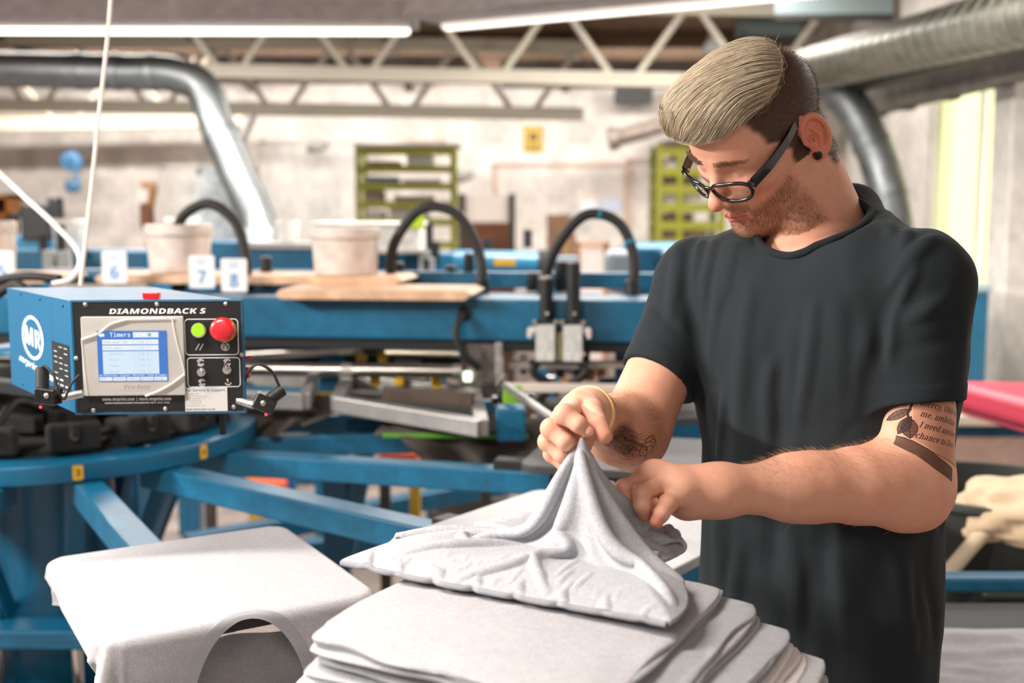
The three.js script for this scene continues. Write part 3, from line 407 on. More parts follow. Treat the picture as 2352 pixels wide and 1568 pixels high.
// laser pointers hung on either side
for (const [x, y, D, s, label] of [[112, 908, 1.60, -1, 'black laser pointer with cable at the left of the control box'], [608, 925, 1.634, 1, 'black laser pointer with cable at the right of the control box']]) {
  const o = thing('laser_pointer', label, 'laser', at(x, y, D), s * .2); o.scale.setScalar(.86);
  mesh('body', bx(.037, .028, .03, 0, 0, 0, .004).rotateZ(s > 0 ? -.45 : -.1), phys('#17181a', .3, 0, { clearcoat: .3 }), o);
  mesh('barrel', rod(V(s < 0 ? -.012 : .006, .004, 0), V(s < 0 ? -.016 : .03, s < 0 ? .045 : .02, -.01), .011, 16), M.black, o);
  mesh('screw', new THREE.SphereGeometry(.005, 12, 8).scale(1, 1, .5).translate(s < 0 ? .006 : -.002, .002, .0155), M.steel, o);
  mesh('laser_lens', new THREE.SphereGeometry(.0022, 8, 8).translate(s < 0 ? -.008 : .002, -.018, .012), std('#ff3040', .3, 0, { emissive: '#ff2030', emissiveIntensity: 2.5 }), o);
  mesh('bracket_arm', rod(V(s < 0 ? .02 : -.018, -.004, -.005), V(s < 0 ? .05 : -.045, .002, -.02), .007, 10), M.alu, o);
  mesh('cable', s < 0 ? tube([V(-.016, .042, -.01), V(-.006, .05, 0), V(.014, .036, .006), V(.024, .01, .008), V(.03, -.006, .005), V(.042, .02, 0), V(.052, .035, -.01)], .0022, 40, 6) : tube([V(-.035, .02, -.02), V(-.028, .05, -.01), V(-.01, .066, 0), V(.012, .055, 0), V(.024, .03, -.004), V(.03, .018, -.008)], .0026, 40, 6), M.rubber, o);
}
// white cords by the control box
tag(mesh('pull_cord', tube([at(258, -60, 2.35), at(250, 60, 2.34), at(226, 280, 2.32), at(205, 480, 2.31), at(185, 655, 2.3)], .0042, 40, 8), std('#e8ddd2', .6)), 'white cord hanging straight down behind the control box', 'cord');
tag(mesh('white_tube', tube([at(-40, 360, 2.6), at(60, 455, 2.5), at(130, 520, 2.42), at(178, 575, 2.4), at(183, 610, 2.38), at(160, 642, 2.36), at(120, 652, 2.35)], .006, 50, 10), std('#e6e6e4', .45)), 'white curved air tube at the left above the control box', 'tube');
tag(mesh('cable', tube([at(-30, 690, 2.75), at(40, 655, 2.7), at(80, 690, 2.65)], .013, 24, 8), M.rubber), 'dark cable behind the control box at the left', 'cable');
tag(mesh('cable', tube([at(-30, 648, 2.95), at(60, 634, 2.9), at(138, 640, 2.88)], .012, 24, 8), M.rubber), 'dark cable lying under plate 5', 'cable');
// ================= things further back in the hall =================
const rect = (x0, y0, x1, y1, D) => { const a = at(x0, y1, D), b = at(x1, y0, D); return { x: (a.x + b.x) / 2, y0: a.y, y1: b.y, w: b.x - a.x, h: b.y - a.y, z: -D }; };
{ // bent galvanised duct
  const o = thing('ventilation_duct', 'silver round duct bending down at the upper left', 'duct', at(420, 165, 6.4));
  const pts = [at(-420, 152, 6.6), at(-60, 158, 6.5), at(300, 166, 6.4), at(395, 170, 6.4), at(462, 200, 6.4), at(500, 290, 6.35), at(545, 400, 6.3), at(590, 500, 6.25), at(606, 545, 6.2)].map(p => p.sub(o.position));
  mesh('duct_run', tube(pts, .098, 120, 24), M.galv, o);
  const c = new THREE.CatmullRomCurve3(pts, false, 'centripetal'); for (const t of [.3, .49, .56, .62, .8]) { const p = c.getPointAt(t), d = c.getTangentAt(t); mesh('joint_band', rod(p.clone().addScaledVector(d, -.02), p.clone().addScaledVector(d, .02), .104, 24), M.galv, o); }
  const e = pts.at(-1); mesh('hood', lathe([[.11, .0], [.13, -.05], [.3, -.22], [.3, -.26], [.11, -.26]], 32).translate(e.x, e.y + .06, e.z), M.galv, o);
}
{ // grey translucent guard beside the duct
  const o = thing('curing_unit', 'grey standing unit the silver duct runs down to', 'machine', [at(560, 560, 6.5).x, 0, -6.55]);
  mesh('cabinet', boxUV(bx(.95, 1.3, .6, 0, .66, 0, .02)), M.blue, o); mesh('side_guard', bar(V(-.2, 1.32, .1), V(-.06, 1.75, .1), .3, .02), std('#aeb7bd', .4, .3, { map: concreteT }), o);
  mesh('vent_panel', bx(.5, .3, .01, 0, .8, .305), M.black, o);
}
tag(mesh('steel_strut', rod(at(475, 530, 7.4).lerp(at(585, 262, 7.4), -1.83), at(585, 262, 7.4), .016, 10), M.greyPaint), 'thin slanting pale strut behind the silver duct', 'strut');
// lime shelving racks
function rack(label, x0, x1, ytop, D, dep, levels, posts, topMat, fillSeed) {
  const r = rect(x0, ytop, x1, ytop + 10, D), o = thing('shelving_rack', label, 'shelf', [r.x, 0, -D], 0, 'lime green racks'); const H = r.y1;
  for (const px of posts) { const x = at(px, 400, D).x - r.x; for (const z of [0, -dep]) mesh('upright', bx(.05, H, .05, x, H / 2, z, .004), M.lime, o); }
  levels.forEach((py, i) => { const y = at(x0, py, D).y; mesh('shelf_board', bx(r.w, .028, dep, 0, y, -dep / 2, .003), M.lime, o); mesh('shelf_lip', bx(r.w, .07, .012, 0, y - .01, .018, .002), M.lime, o); });
  if (topMat) mesh('top_sheet', bx(r.w + .06, .03, dep + .08, .02, H + .015, -dep / 2, .003), topMat, o);
  const rn = rngOf(fillSeed), cols = ['#d9d4d2', '#c7c3c6', '#a58f88', '#efece8', '#8f8478', '#7e8fa6'];
  levels.forEach((py, i) => { const y = at(x0, py, D).y + .014; let x = -r.w / 2 + .08; let k = 0; while (x < r.w / 2 - .2 && k++ < 3) { const w = .16 + rn() * .22, h = .05 + rn() * .07; const b = tag(mesh('stored_screen', bx(w, h, dep * .7, r.x + x + w / 2, y + h / 2 + .001, -D - dep / 2, .006), std(cols[(rn() * 6) | 0], .7)), `${['narrow', 'middle', 'wide'][k - 1]} flat frame, shelf ${['one', 'two', 'three', 'four', 'five', 'six', 'seven'][i]} from the top of the ${fillSeed === 2 ? 'left' : 'right'} lime rack`, 'frame', 'frames on the lime racks'); x += w + .05 + rn() * .1; } });
}
rack('lime green rack of flat screens against the back wall', 816, 1046, 336, 11.0, .5, [346, 386, 426, 468, 508, 560, 620], [822, 1040], M.white, 2);
rack('lime green rack half hidden by the glasses', 1508, 1668, 330, 9.6, .45, [345, 392, 432, 474, 516, 556], [1514, 1562, 1660], null, 4);
// wall signs and fittings
{
  const r = rect(1203, 288, 1248, 350, 12.9); const g = plate(r.w, r.h, .01, .01, 0), uv = g.attributes.uv, p = g.attributes.position; for (let i = 0; i < uv.count; i++) uv.setXY(i, p.getX(i) / r.w + .5, p.getY(i) / r.h + .5);
  const o = tag(mesh('safety_sign', g.translate(r.x, (r.y0 + r.y1) / 2, -12.99), std('#ffffff', .5, 0, { map: canvasTex(128, 176, (c, w, h) => { c.fillStyle = '#c9a52c'; c.fillRect(0, 0, w, h); c.strokeStyle = '#3a3420'; c.lineWidth = 8; c.strokeRect(14, 14, w - 28, h - 28); c.fillStyle = '#3a3420'; c.beginPath(); c.arc(w / 2, h * .4, 28, 0, 7); c.fill(); for (let i = 0; i < 3; i++) c.fillRect(30, h * .64 + i * 16, w - 60, 8); }) })), 'yellow safety sign with dark symbol on the back wall', 'sign');
}
for (const [x, y, D, label] of [[475, 388, 12.6, 'small grey wall lamp left of the silver duct drop'], [728, 336, 12.6, 'small grey wall lamp between duct and lime rack'], [1064, 404, 12.4, 'small grey wall lamp right of the lime rack']]) {
  const o = thing('wall_lamp', label, 'lamp', at(x, y, D), 0, 'grey wall lamps'); const w = .2; mesh('lamp_body', new THREE.SphereGeometry(.11, 20, 12).scale(1, .55, .6), std('#8b8a89', .5), o); mesh('wall_arm', rod(V(.02, 0, 0), V(.06, .06, -13 + D + .0), .02), std('#777674', .5), o); mesh('lamp_glass', new THREE.SphereGeometry(.07, 16, 10).scale(1, .5, .6).translate(-.05, -.04, .02), std('#55524f', .3), o);
}
{ const o = thing('exhaust_pipe', 'dark exhaust pipe sloping on the wall left of the forehead', 'pipe', at(1470, 302, 12)); const P = (x, y) => at(x, y, 12).sub(o.position); mesh('pipe_run', tube([P(1412, 318), P(1460, 306), P(1530, 284), P(1640, 250)], .085, 30, 16), std('#8b8078', .5, .2, { map: concreteT }), o); mesh('end_collar', rod(P(1398, 321), P(1418, 317), .12, 20), std('#6f655e', .5, .2), o); mesh('wall_bracket', rod(P(1480, 300), P(1480, 300).add(V(0, 0, -.97)), .02), M.steel, o); }
{ const r = rect(1416, 201, 1500, 237, 12.4), o = thing('wall_speaker', 'black speaker box high on the wall', 'speaker', [r.x, r.y0, -12.55]); mesh('case', bx(r.w, r.h, .3, 0, r.h / 2, 0, .01), M.black, o); mesh('grille', bx(r.w * .9, r.h * .8, .01, 0, r.h / 2, .152), M.rubber, o); mesh('bracket', bar(V(0, r.h / 2, -.15), V(0, r.h / 2, -.45), .04, .04), M.steel, o); }
{ // blue hose reel on the left wall panel
  const o = thing('hose_reel', 'blue hose reel hanging on the far left wall', 'hose reel', at(165, 370, 12.5)); mesh('reel_disc', lathe([[0, .06], [.1, .06], [.11, .02], [.115, -.02], [.1, -.06], [0, -.06]], 28).rotateX(Math.PI / 2), std('#4d86b4', .5), o); mesh('hub', cyl(.05, .05, .16, 0, 0, 0).rotateX(Math.PI / 2), std('#3a6c96', .5), o); mesh('bracket', bar(V(0, 0, -.06), V(0, 0, -.5), .05, .05), M.steel, o); mesh('hose_drop', tube([V(.05, -.08, 0), V(.05, -.2, 0), V(.03, -.27, 0)], .02, 16, 8), std('#4d86b4', .5), o); mesh('hose_bundle', new THREE.SphereGeometry(.09, 16, 12).scale(1, .8, .7).translate(0, -.27, 0), std('#44759c', .5), o);
}
{ // notice board with dark posts and brown cabinet
  const D = 9.4, r = rect(1062, 445, 1176, 640, D), o = thing('display_cabinet', 'brown cabinet with white board between dark posts', 'cabinet', [r.x, 0, -D]); const H = r.y1, yb = at(1100, 512, D).y;
  for (const s of [-1, 1]) mesh('post', bx(.055, H, .08, s * r.w / 2, H / 2, 0, .005), std('#39302b', .6), o);
  mesh('white_board', bx(r.w - .06, H - yb - .02, .02, 0, (H + yb) / 2, -.02, .003), std('#e4d9d3', .6), o); mesh('cabinet_body', boxUV(bx(r.w + .02, yb, .4, 0, yb / 2, -.17, .008), 2), M.brown, o);
  for (const y of [.3, .6, .9, 1.2]) if (y < yb) mesh('drawer_front', boxUV(bx(r.w - .08, .22, .02, 0, y, .035, .004), 2), std('#6b3c19', .6, 0, { map: woodT }), o);
}
for (const [x0, y0, x1, y1, D, col, label] of [[1255, 492, 1312, 640, 10.5, '#c29a84', 'tan carton stack by the back wall door frame'], [1428, 600, 1470, 640, 9.5, '#8e93a0', 'grey carton beside the blue machine at the back'], [1275, 535, 1320, 640, 9.8, '#a7816c', 'brown carton in front of the tan stack']]) { const r = rect(x0, y0, x1, y1, D), o = thing('carton', label, 'box', [r.x, 0, -D]); const n = Math.max(1, Math.round(r.y1 / .42)); for (let i = 0; i < n; i++) { mesh('box', bx(r.w * (1 - .06 * (i % 2)), r.y1 / n - .004, .4, 0, r.y1 / n * (i + .5), 0, .006), std(col, .8, 0, { map: paintT }), o); mesh('tape', bx(.05, r.y1 / n - .002, .402, 0, r.y1 / n * (i + .5), 0), std('#b08a5c', .5), o); } }
for (const [x0, y0, x1, y1, col, label] of [[1332, 462, 1372, 488, '#dfe4ee', 'white sheet pinned on the back wall'], [1380, 458, 1428, 484, '#b9c3d6', 'bluish sheet pinned on the back wall']]) { const r = rect(x0, y0, x1, y1, 12.97); tag(mesh('paper_sheet', bx(r.w, r.h, .006, r.x, (r.y0 + r.y1) / 2, -12.985), std(col, .7)), label, 'paper'); }
{ const D = 7.2, r = rect(1322, 556, 1396, 656, D), o = thing('framed_panel', 'white panel in a peach wooden frame standing behind the press', 'panel', [r.x, 0, -D]); const H = r.y1; mesh('panel', bx(r.w * .8, H * .55, .02, 0, H * .68, 0), std('#efe0da', .6), o); for (const s of [-1, 1]) mesh('frame_post', boxUV(bx(.035, H, .04, s * r.w * .45, H / 2, 0, .004), 2), std('#d9a27f', .6, 0, { map: woodT }), o); mesh('frame_rail', bx(r.w, .03, .04, 0, H - .015, 0, .004), std('#d9a27f', .6), o); mesh('frame_rail', boxUV(bx(r.w, .06, .05, 0, H * .38, 0, .004), 2), M.brown, o); }
// second press further back: blue rails, drum, posts
{
  const o = thing('rear_press', 'second blue press standing behind the first', 'printing press', [at(800, 600, 5.2).x, 0, -5.2]);
  const P = (x, y, D) => at(x, y, D).sub(o.position);
  const rail = (x0, y0, x1, y1, D, h, m = M.blue) => mesh('rail', boxUV(bar(P(x0, y0, D), P(x1, y1, D), h, .14, .01), 2), m, o);
  rail(-120, 592, 345, 600, 5.3, .1); rail(-120, 578, 560, 580, 5.8, .03, M.greyPaint); rail(480, 592, 930, 602, 5.3, .16, M.blue); rail(930, 610, 1250, 612, 5.2, .12); rail(350, 608, 560, 610, 5.4, .13, M.black);
  mesh('rail_top', bar(P(560, 562, 5.3), P(930, 566, 5.3), .03, .2), M.greyPaint, o);
  const a = P(1042, 612, 4.9), b = P(1240, 616, 4.9); mesh('motor_drum', rod(a, b, .072, 28), M.blue, o); mesh('drum_label', bar(P(1134, 602, 4.825), P(1184, 602, 4.825), .03, .004, .001), M.yellow, o);
  mesh('drum_end', rod(P(1236, 616, 4.9), P(1262, 616, 4.9), .08, 20), M.dusty, o); mesh('cable_box', bx(.16, .12, .1, ...P(1285, 620, 4.9).toArray(), .01), std('#59707c', .5), o);
  for (const x of [60, 420, 740, 1000, 1260]) mesh('post', bx(.1, P(0, 600, 5.3).y, .1, P(x, 600, 5.3).x, P(0, 600, 5.3).y / 2, -.1, .008), M.blue, o);
  for (const [x, y, h] of [[100, 560, .09], [140, 545, .12], [905, 585, .1], [985, 545, .14], [1000, 580, .1], [1120, 560, .05], [1212, 548, .08]]) mesh('grip', cyl(.02, .02, h, ...P(x, y, 5.1).toArray()), M.black, o);
  for (const [x, y] of [[115, 600], [150, 602], [975, 600], [985, 618]]) mesh('clamp_block', bx(.05, .1, .05, ...P(x, y, 5.05).toArray(), .004), M.greyPaint, o);
  // lower frame legs spreading over the floor
  const leg = (x0, y0, x1, y1, Y, m = M.blue) => mesh('floor_leg', boxUV(bar(atY(x0, y0, Y).sub(o.position), atY(x1, y1, Y).sub(o.position), .07, .07, .006), 2), m, o);
  leg(430, 1252, 1230, 1100, .4); leg(600, 1275, 1080, 1222, .36, M.blue);
}
{ // small legged stand with orange and blue paint on the floor
  for (const [x, y0, y1, D, label] of [[662, 1060, 1290, 3.75, 'blue floor stand with pink cap behind the carousel arms']]) { const b = atY(x, 1300, .0), o = thing('floor_stand', label, 'stand', [b.x, 0, b.z]); mesh('post', bx(.075, .62, .075, 0, .33, 0, .006), std('#135f9c', .5, 0, { map: paintT }), o); mesh('cap', bx(.05, .05, .06, .09, .66, 0, .006), std('#e98d8d', .5), o); mesh('foot', bx(.3, .02, .2, 0, .01, 0, .004), std('#135f9c', .5), o); mesh('top_bar', bx(.28, .09, .08, -.17, .6, 0, .006), std('#a32a22', .5), o); }
  for (const [x, y, w, Y, label] of [[560, 1124, .34, .42, 'orange red floor rail behind the carousel ring'], [918, 1055, .14, .62, 'small orange bracket left of the dark drape'], [1165, 1062, .2, .6, 'small orange bracket right of the dark drape']]) { const p = atY(x, y, Y), o = thing('orange_rail', label, 'rail', [p.x, 0, p.z]); mesh('rail_top', bx(w, .07, .1, 0, Y, 0, .01), M.orange, o); for (const s of [-1, 1]) mesh('rail_leg', bx(.04, Y, .04, s * w * .4, Y / 2, 0, .004), s > 0 ? M.yellow : std('#4a4038', .6), o); }
  for (const [x, label] of [[598, 'yellow post under the front carousel arm'], [1085, 'dark post seen between the carousel arms']]) { const b = atY(x, 1235, 0), o = thing('bollard', label, 'post', [b.x, 0, b.z]); mesh('post', lathe([[0, 0], [.05, 0], [.05, .5], [.04, .52], [0, .52]], 16), x < 700 ? M.yellow : M.dusty, o); mesh('base', cyl(.09, .09, .02, 0, .01, 0), M.black, o); }
  { const o = thing('cable_loop', 'dark bent tube frame on the floor beyond the white platen', 'frame', atY(1085, 1200, .0)); const P = (x, y) => atY(x, y, .25).sub(o.position); mesh('bent_tube', tube([P(985, 1150), P(1010, 1190), P(1080, 1200), P(1200, 1196), P(1290, 1170)], .022, 40, 10), M.dusty, o); for (const x of [1000, 1250]) mesh('leg', rod(P(x, 1190), P(x, 1190).setY(0), .018), M.dusty, o); mesh('tray', bx(.34, .1, .2, ...P(1080, 1160).toArray(), .01), std('#5b5754', .6), o); }
}
// dark garments hanging from the farther platens
function drape(label, pts, mat, D) {   // pts: outline rows [leftpx, rightpx, y, depth], top to bottom
  const o = thing('hanging_garment', label, 'garment', at(pts[0][0], pts[0][2], pts[0][3])); const N = 40, Mv = pts.length * 8, pos = [], idx = [];
  const cl = new THREE.CatmullRomCurve3(pts.map(p => at(p[0], p[2], p[3]))), cr = new THREE.CatmullRomCurve3(pts.map(p => at(p[1], p[2] + (p[4] ?? 0), p[3] - (p[5] ?? 0))));
  for (let j = 0; j <= Mv; j++) { const a = cl.getPoint(j / Mv), b = cr.getPoint(j / Mv); for (let i = 0; i <= N; i++) { const t = i / N, p = a.clone().lerp(b, t).sub(o.position); const am = .03 * j / Mv; p.z += am * Math.sin(t * 17 + 1.3 * noise(t * 3, j / Mv * 2) + (pts[0][0] % 7)) + .012 * noise(t * 9, j / Mv * 5, 3); p.y += .01 * noise(t * 6, 2, 1) * j / Mv; pos.push(p.x, p.y, p.z); } }
  for (let j = 0; j < Mv; j++) for (let i = 0; i < N; i++) { const k = j * (N + 1) + i; idx.push(k, k + N + 1, k + 1, k + 1, k + N + 1, k + N + 2); }
  const g = new THREE.BufferGeometry(); g.setAttribute('position', new THREE.Float32BufferAttribute(pos, 3)); g.setIndex(idx); g.computeVertexNormals(); g.setAttribute('uv', new THREE.Float32BufferAttribute(pos.filter((_, i) => i % 3 < 2), 2));
  mesh('cloth', g, mat, o); return o;
}
const darkCloth = std('#3f3a34', .95, 0, { side: THREE.DoubleSide, bumpMap: weaveT, bumpScale: .0005 });
drape('dark olive shirt drooping from a platen left of centre', [[640, 770, 906, 3.15], [560, 776, 940, 3.05], [545, 760, 975, 2.98, -20], [520, 700, 1020, 2.95, -40]], darkCloth);
drape('dark shirt hanging below the green edged platen', [[895, 1270, 962, 2.95, -4], [905, 1275, 985, 2.85, 0], [945, 1285, 1030, 2.82, 10], [985, 1300, 1082, 2.84, 20]], darkCloth);
{ const o = thing('covered_platen', 'dark platen with bright green edge under the screen', 'platen', at(1040, 972, 2.98)); mesh('board', bar(V(-.18, 0, 0), V(.2, .004, .03), .014, .3, .005), std('#4a443c', .8), o); mesh('green_edge', bar(V(-.17, -.002, .155), V(.2, .002, .185), .012, .008, .003), std('#4f8a1e', .5), o); mesh('green_block', bx(.05, .07, .06, .16, .06, -.02, .006), std('#7fb52a', .5), o); mesh('blue_block', bx(.075, .085, .08, .155, .035, .17, .008), M.blue, o); mesh('support_arm', bar(V(0, -.03, 0), V(-.3, -.04, -.2), .04, .05), M.blue, o); }
{ const o = thing('covered_platen', 'white and green stacked platens under the screen frame', 'platen', at(850, 968, 3.6)); mesh('board', bx(.42, .02, .34, 0, .01, 0, .005), std('#cfd3d2', .6), o); mesh('green_board', bx(.38, .05, .3, .05, .05, -.02, .006), std('#2f6b58', .6), o); mesh('yellow_strip', bx(.3, .03, .03, -.08, .1, .12, .004), M.yellow, o); mesh('white_cloth', bx(.09, .1, .25, -.2, -.03, .05, .03), std('#d8d4cc', .9), o); mesh('support_arm', bar(V(0, -.02, 0), V(-.2, -.96, .0), .06, .06), M.blue, o); }
for (const [x, y, D, w, label] of [[768, 886, 3.6, .08, 'blue upright block behind the silver screen frame']]) { const p = at(x, y, D), o = thing('blue_upright', label, 'upright', [p.x, 0, p.z]); mesh('shaft', boxUV(bx(w, p.y + .1, w, 0, (p.y + .1) / 2, 0, .006), 2), M.blue, o); mesh('foot', bx(w * 2, .02, w * 2, 0, .01, 0), M.blue, o); }
// far buckets, crate and clutter on the rear press
for (const [x0, x1, y0, y1, D, label] of [[636, 688, 506, 560, 5.3, 'small white bucket far behind, right of the silver duct'], [122, 192, 503, 575, 5.3, 'white bucket far behind the hanging cord'], [382, 456, 500, 570, 5.7, 'white bucket hidden behind the hose arch at left']]) { const r = rect(x0, y0, x1, y1, D), o = thing('ink_bucket', label, 'bucket', [r.x, r.y0, -D], 0, 'white buckets on the rear press'), R = r.w / 2, h = r.h; mesh('bucket_body', lathe([[0, 0], [R * .82, 0], [R * .95, h * .85], [R * .9, h * .85], [R * .78, .01], [0, .01]], 32), M.white, o); mesh('rim_band', lathe([[R * .93, h * .8], [R, h * .82], [R, h], [R * .9, h]], 32), M.white, o); mesh('lid', lathe([[0, h * .98], [R * .95, h * .98]], 32), M.white, o); }
{ const r = rect(722, 510, 970, 582, 4.9), o = thing('plastic_crate', 'long white crate behind the middle bucket', 'crate', [r.x, r.y0, -5.0]); mesh('crate_body', bx(r.w, r.h * .9, .3, 0, r.h * .45, 0, .02), M.white, o); mesh('lid', bx(r.w + .02, r.h * .12, .32, 0, r.h * .94, 0, .01), M.white, o); mesh('green_tag', bx(.07, .05, .006, r.w * .45, r.h * 1.0, .16, .002), std('#b4d61e', .5), o); }
{ const o = thing('wooden_clamp_tool', 'brown hooked wooden tool standing behind the left bucket', 'tool', at(345, 560, 7)); const P = (x, y) => at(x, y, 7).sub(o.position); mesh('shank', tube([P(330, 424), P(350, 426), P(348, 460), P(342, 500), P(352, 530), P(345, 560)], .026, 30, 8), std('#b98a63', .7, 0, { map: woodT }), o); mesh('hook', bar(P(325, 424), P(356, 424), .04, .05), M.wood, o); mesh('pad', bx(.08, .16, .06, ...P(338, 495).toArray(), .02), M.brown, o); mesh('stand', rod(P(345, 560), P(345, 560).setY(-o.position.y), .03), M.steel, o); }
{ const o = thing('camera_stand', 'black equipment with straps at the far left', 'equipment', [at(95, 560, 6).x, 0, -6]); const P = (x, y) => at(x, y, 6).sub(V(o.position.x, 0, o.position.z)).setZ(0); mesh('main_case', bx(.16, .2, .14, ...P(92, 510).toArray(), .02), M.black, o); mesh('side_case', bx(.06, .17, .1, ...P(128, 490).toArray(), .015), M.black, o); mesh('strap', new THREE.TorusGeometry(.1, .012, 8, 24).translate(...P(62, 530).toArray()), M.rubber, o); mesh('white_sleeve', bx(.06, .15, .06, ...P(62, 525).toArray(), .02), M.white, o); mesh('stand', cyl(.04, .06, P(92, 560).y, P(92, 560).x, P(92, 560).y / 2, 0), M.blue, o); mesh('control_knobs', bx(.2, .08, .12, ...P(85, 555).toArray(), .02), M.blue, o); }
{ const r = rect(-30, 446, 44, 500, 8), o = thing('wooden_box', 'orange brown wooden box at the far left edge', 'box', [r.x, 0, -8]); mesh('box_body', [bx(r.w, .03, .3, 0, r.y1 - .015, 0), bx(r.w, .03, .3, 0, r.y0 + .015, 0), bx(.03, r.h, .3, r.w / 2 - .015, (r.y0 + r.y1) / 2, 0), bx(.03, r.h, .3, -r.w / 2 + .015, (r.y0 + r.y1) / 2, 0), bx(r.w, r.h, .02, 0, (r.y0 + r.y1) / 2, -.14)].map(g => boxUV(g, 2)), std('#b5773a', .6, 0, { map: woodT }), o); mesh('stand', boxUV(bx(r.w * .9, r.y0, .28, 0, r.y0 / 2, 0), 2), M.brown, o); }
{ const D = 4.4, r = rect(1412, 562, 1600, 700, D), o = thing('dryer_housing', 'dark blue machine housing behind the near elbow', 'machine', [r.x, 0, -D - .2]); mesh('housing', boxUV(bx(r.w, r.y1, .4, .06, r.y1 / 2, 0, .03), 2), M.blue, o); mesh('side_cover', bx(.12, .16, .2, -r.w / 2 + .02, r.y1 - .1, .22, .03), std('#77838b', .5), o); mesh('red_knob', new THREE.SphereGeometry(.025, 14, 10).translate(-.1, r.y1 - .02, .25), std('#7c2430', .5), o); mesh('hose', tube([V(.02, r.y1 - .02, .22), V(.08, r.y1 - .08, .24), V(.11, r.y1 - .2, .24)], .012, 20, 8), std('#8fa9bb', .4), o); mesh('white_valve', cyl(.02, .02, .05, .05, r.y1 - .22, .24).rotateX(0), M.white, o); }
// ceiling ducts on the right
{ const o = thing('ventilation_duct', 'large spiral duct under the ceiling at the upper right', 'duct', at(1870, 158, 6.2)); const a = at(1850, 162, 6.3).sub(o.position), b = at(2560, -20, 3.7).sub(o.position); mesh('duct_run', rod(a, b, .115, 32), std('#b9bcb2', .38, .7, { map: concreteT }), o); const n = 26; for (let i = 0; i < n; i++) { const p = a.clone().lerp(b, (i + .5) / n), d = b.clone().sub(a).normalize(); mesh('spiral_rib', rod(p.clone().addScaledVector(d, -.006), p.clone().addScaledVector(d, .006), .119, 28), std('#a4a89e', .4, .7), o); }
  const q = [at(1862, 165, 6.3), at(1905, 185, 6.25), at(1960, 250, 6.2), at(2010, 350, 6.15), at(2045, 470, 6.1), at(2060, 600, 6.1)].map(p => p.sub(o.position)); mesh('drop_bend', tube(q, .1, 60, 20), M.galv, o); for (const t of [.2, .45, .7]) { const c = new THREE.CatmullRomCurve3(q), p = c.getPointAt(t), d = c.getTangentAt(t); mesh('joint_band', rod(p.clone().addScaledVector(d, -.015), p.clone().addScaledVector(d, .015), .106, 20), M.galv, o); } }
tag(mesh('cable_tray', boxUV(bar(at(1950, 195, 6.3), at(2500, 62, 4.0), .075, .14, .006)), std('#3a3934', .6, .3)), 'dark channel running below the large duct', 'channel');
{ const o = thing('roof_beam', 'grey steel beam with brackets above the bright window', 'beam', at(1990, 235, 6.6)); const a = V(0, 0, 0), b = at(2420, 118, 4.6).sub(o.position); mesh('beam_web', boxUV(bar(a, b, .17, .08, .006)), std('#8a857e', .6, .2, { map: concreteT }), o); for (const t of [.1, .3, .55, .8]) mesh('bracket', bx(.06, .2, .1, ...a.clone().lerp(b, t).toArray(), .01), std('#5d5751', .6), o); }
for (const [x0, y0, x1, y1, D, label] of [[1780, 10, 2050, 30, 8.2, 'dark framed skylight panel near the top right'], [1690, 64, 1840, 84, 9.4, 'grey roof vent above the fair hair']]) { const a = at(x0, y0, D), b = at(x1, y1, D), o = thing('roof_panel', label, 'panel', a); const d = b.clone().sub(a); d.y = 0; mesh('panel', bar(V(0, 0, 0), d, .16, .02, .004), std('#8fa0a3', .4, .2), o); mesh('panel_frame', [bar(V(0, .09, 0), d.clone().setY(.09), .04, .06), bar(V(0, -.09, 0), d.clone().setY(-.09), .04, .06)], std('#2f2f2c', .6), o); }
{ const o = thing('high_bay_lamp', 'pale bulb shaped lamp hanging left of the fair hair', 'lamp', at(1640, 108, 9.5)); mesh('shade', lathe([[0, .14], [.04, .13], [.06, .05], [.11, -.02], [.1, -.06], [0, -.08]], 24), std('#c9cdca', .4), o); mesh('stem', rod(V(0, .13, 0), V(0, .4, 0), .012), M.steel, o); }
// right side: dryer belt, bins, table
{
  const Y = .74, A = at(2170, 1420, 1.98), o = thing('dryer_conveyor', 'conveyor dryer with grey woven belt at the lower right', 'conveyor', [A.x + .35, 0, -2.0]);
  const belt = dataTex(128, (u, v) => { const k = Math.floor(u * 16) % 2; const a = .45 + .25 * Math.sin((v * 24 + (k ? u * 16 : -u * 16)) * 6.283); return [a, a, a * 1.02]; }, true);
  mesh('belt', boxUV(bx(1.3, .012, .9, .2, Y - .006, .18, .004), 6), std('#9b9ea0', .8, 0, { map: belt, bumpMap: belt, bumpScale: .002 }), o);
  mesh('side_rail', boxUV(bx(1.3, .035, .05, .2, Y + .03, -.31, .01), 2), M.blue, o); 
  for (const [x, z] of [[-.4, -.3], [.8, -.3], [-.4, .6], [.8, .6]]) mesh('leg', bx(.06, Y - .01, .06, x, (Y - .01) / 2, z, .004), M.blue, o);
}
{ const o = thing('waste_bin', 'black ribbed bin filled with cloth scraps at the right edge', 'bin', [at(2320, 1300, 2.6).x, 0, -2.75]); const y1 = at(2320, 1165, 2.6).y; mesh('bin_body', lathe([[0, 0], [.2, 0], [.25, y1], [.262, y1], [.262, y1 + .02], [.235, y1 + .02], [.19, .02], [0, .02]], 40), std('#2c302f', .55), o); mesh('grip_bars', [bx(.16, .02, .03, -.02, y1 - .14, .235, .008), bx(.16, .02, .03, -.02, y1 - .18, .232, .008), bx(.16, .02, .03, -.02, y1 - .22, .23, .008)], std('#5a6061', .4, .4), o); }
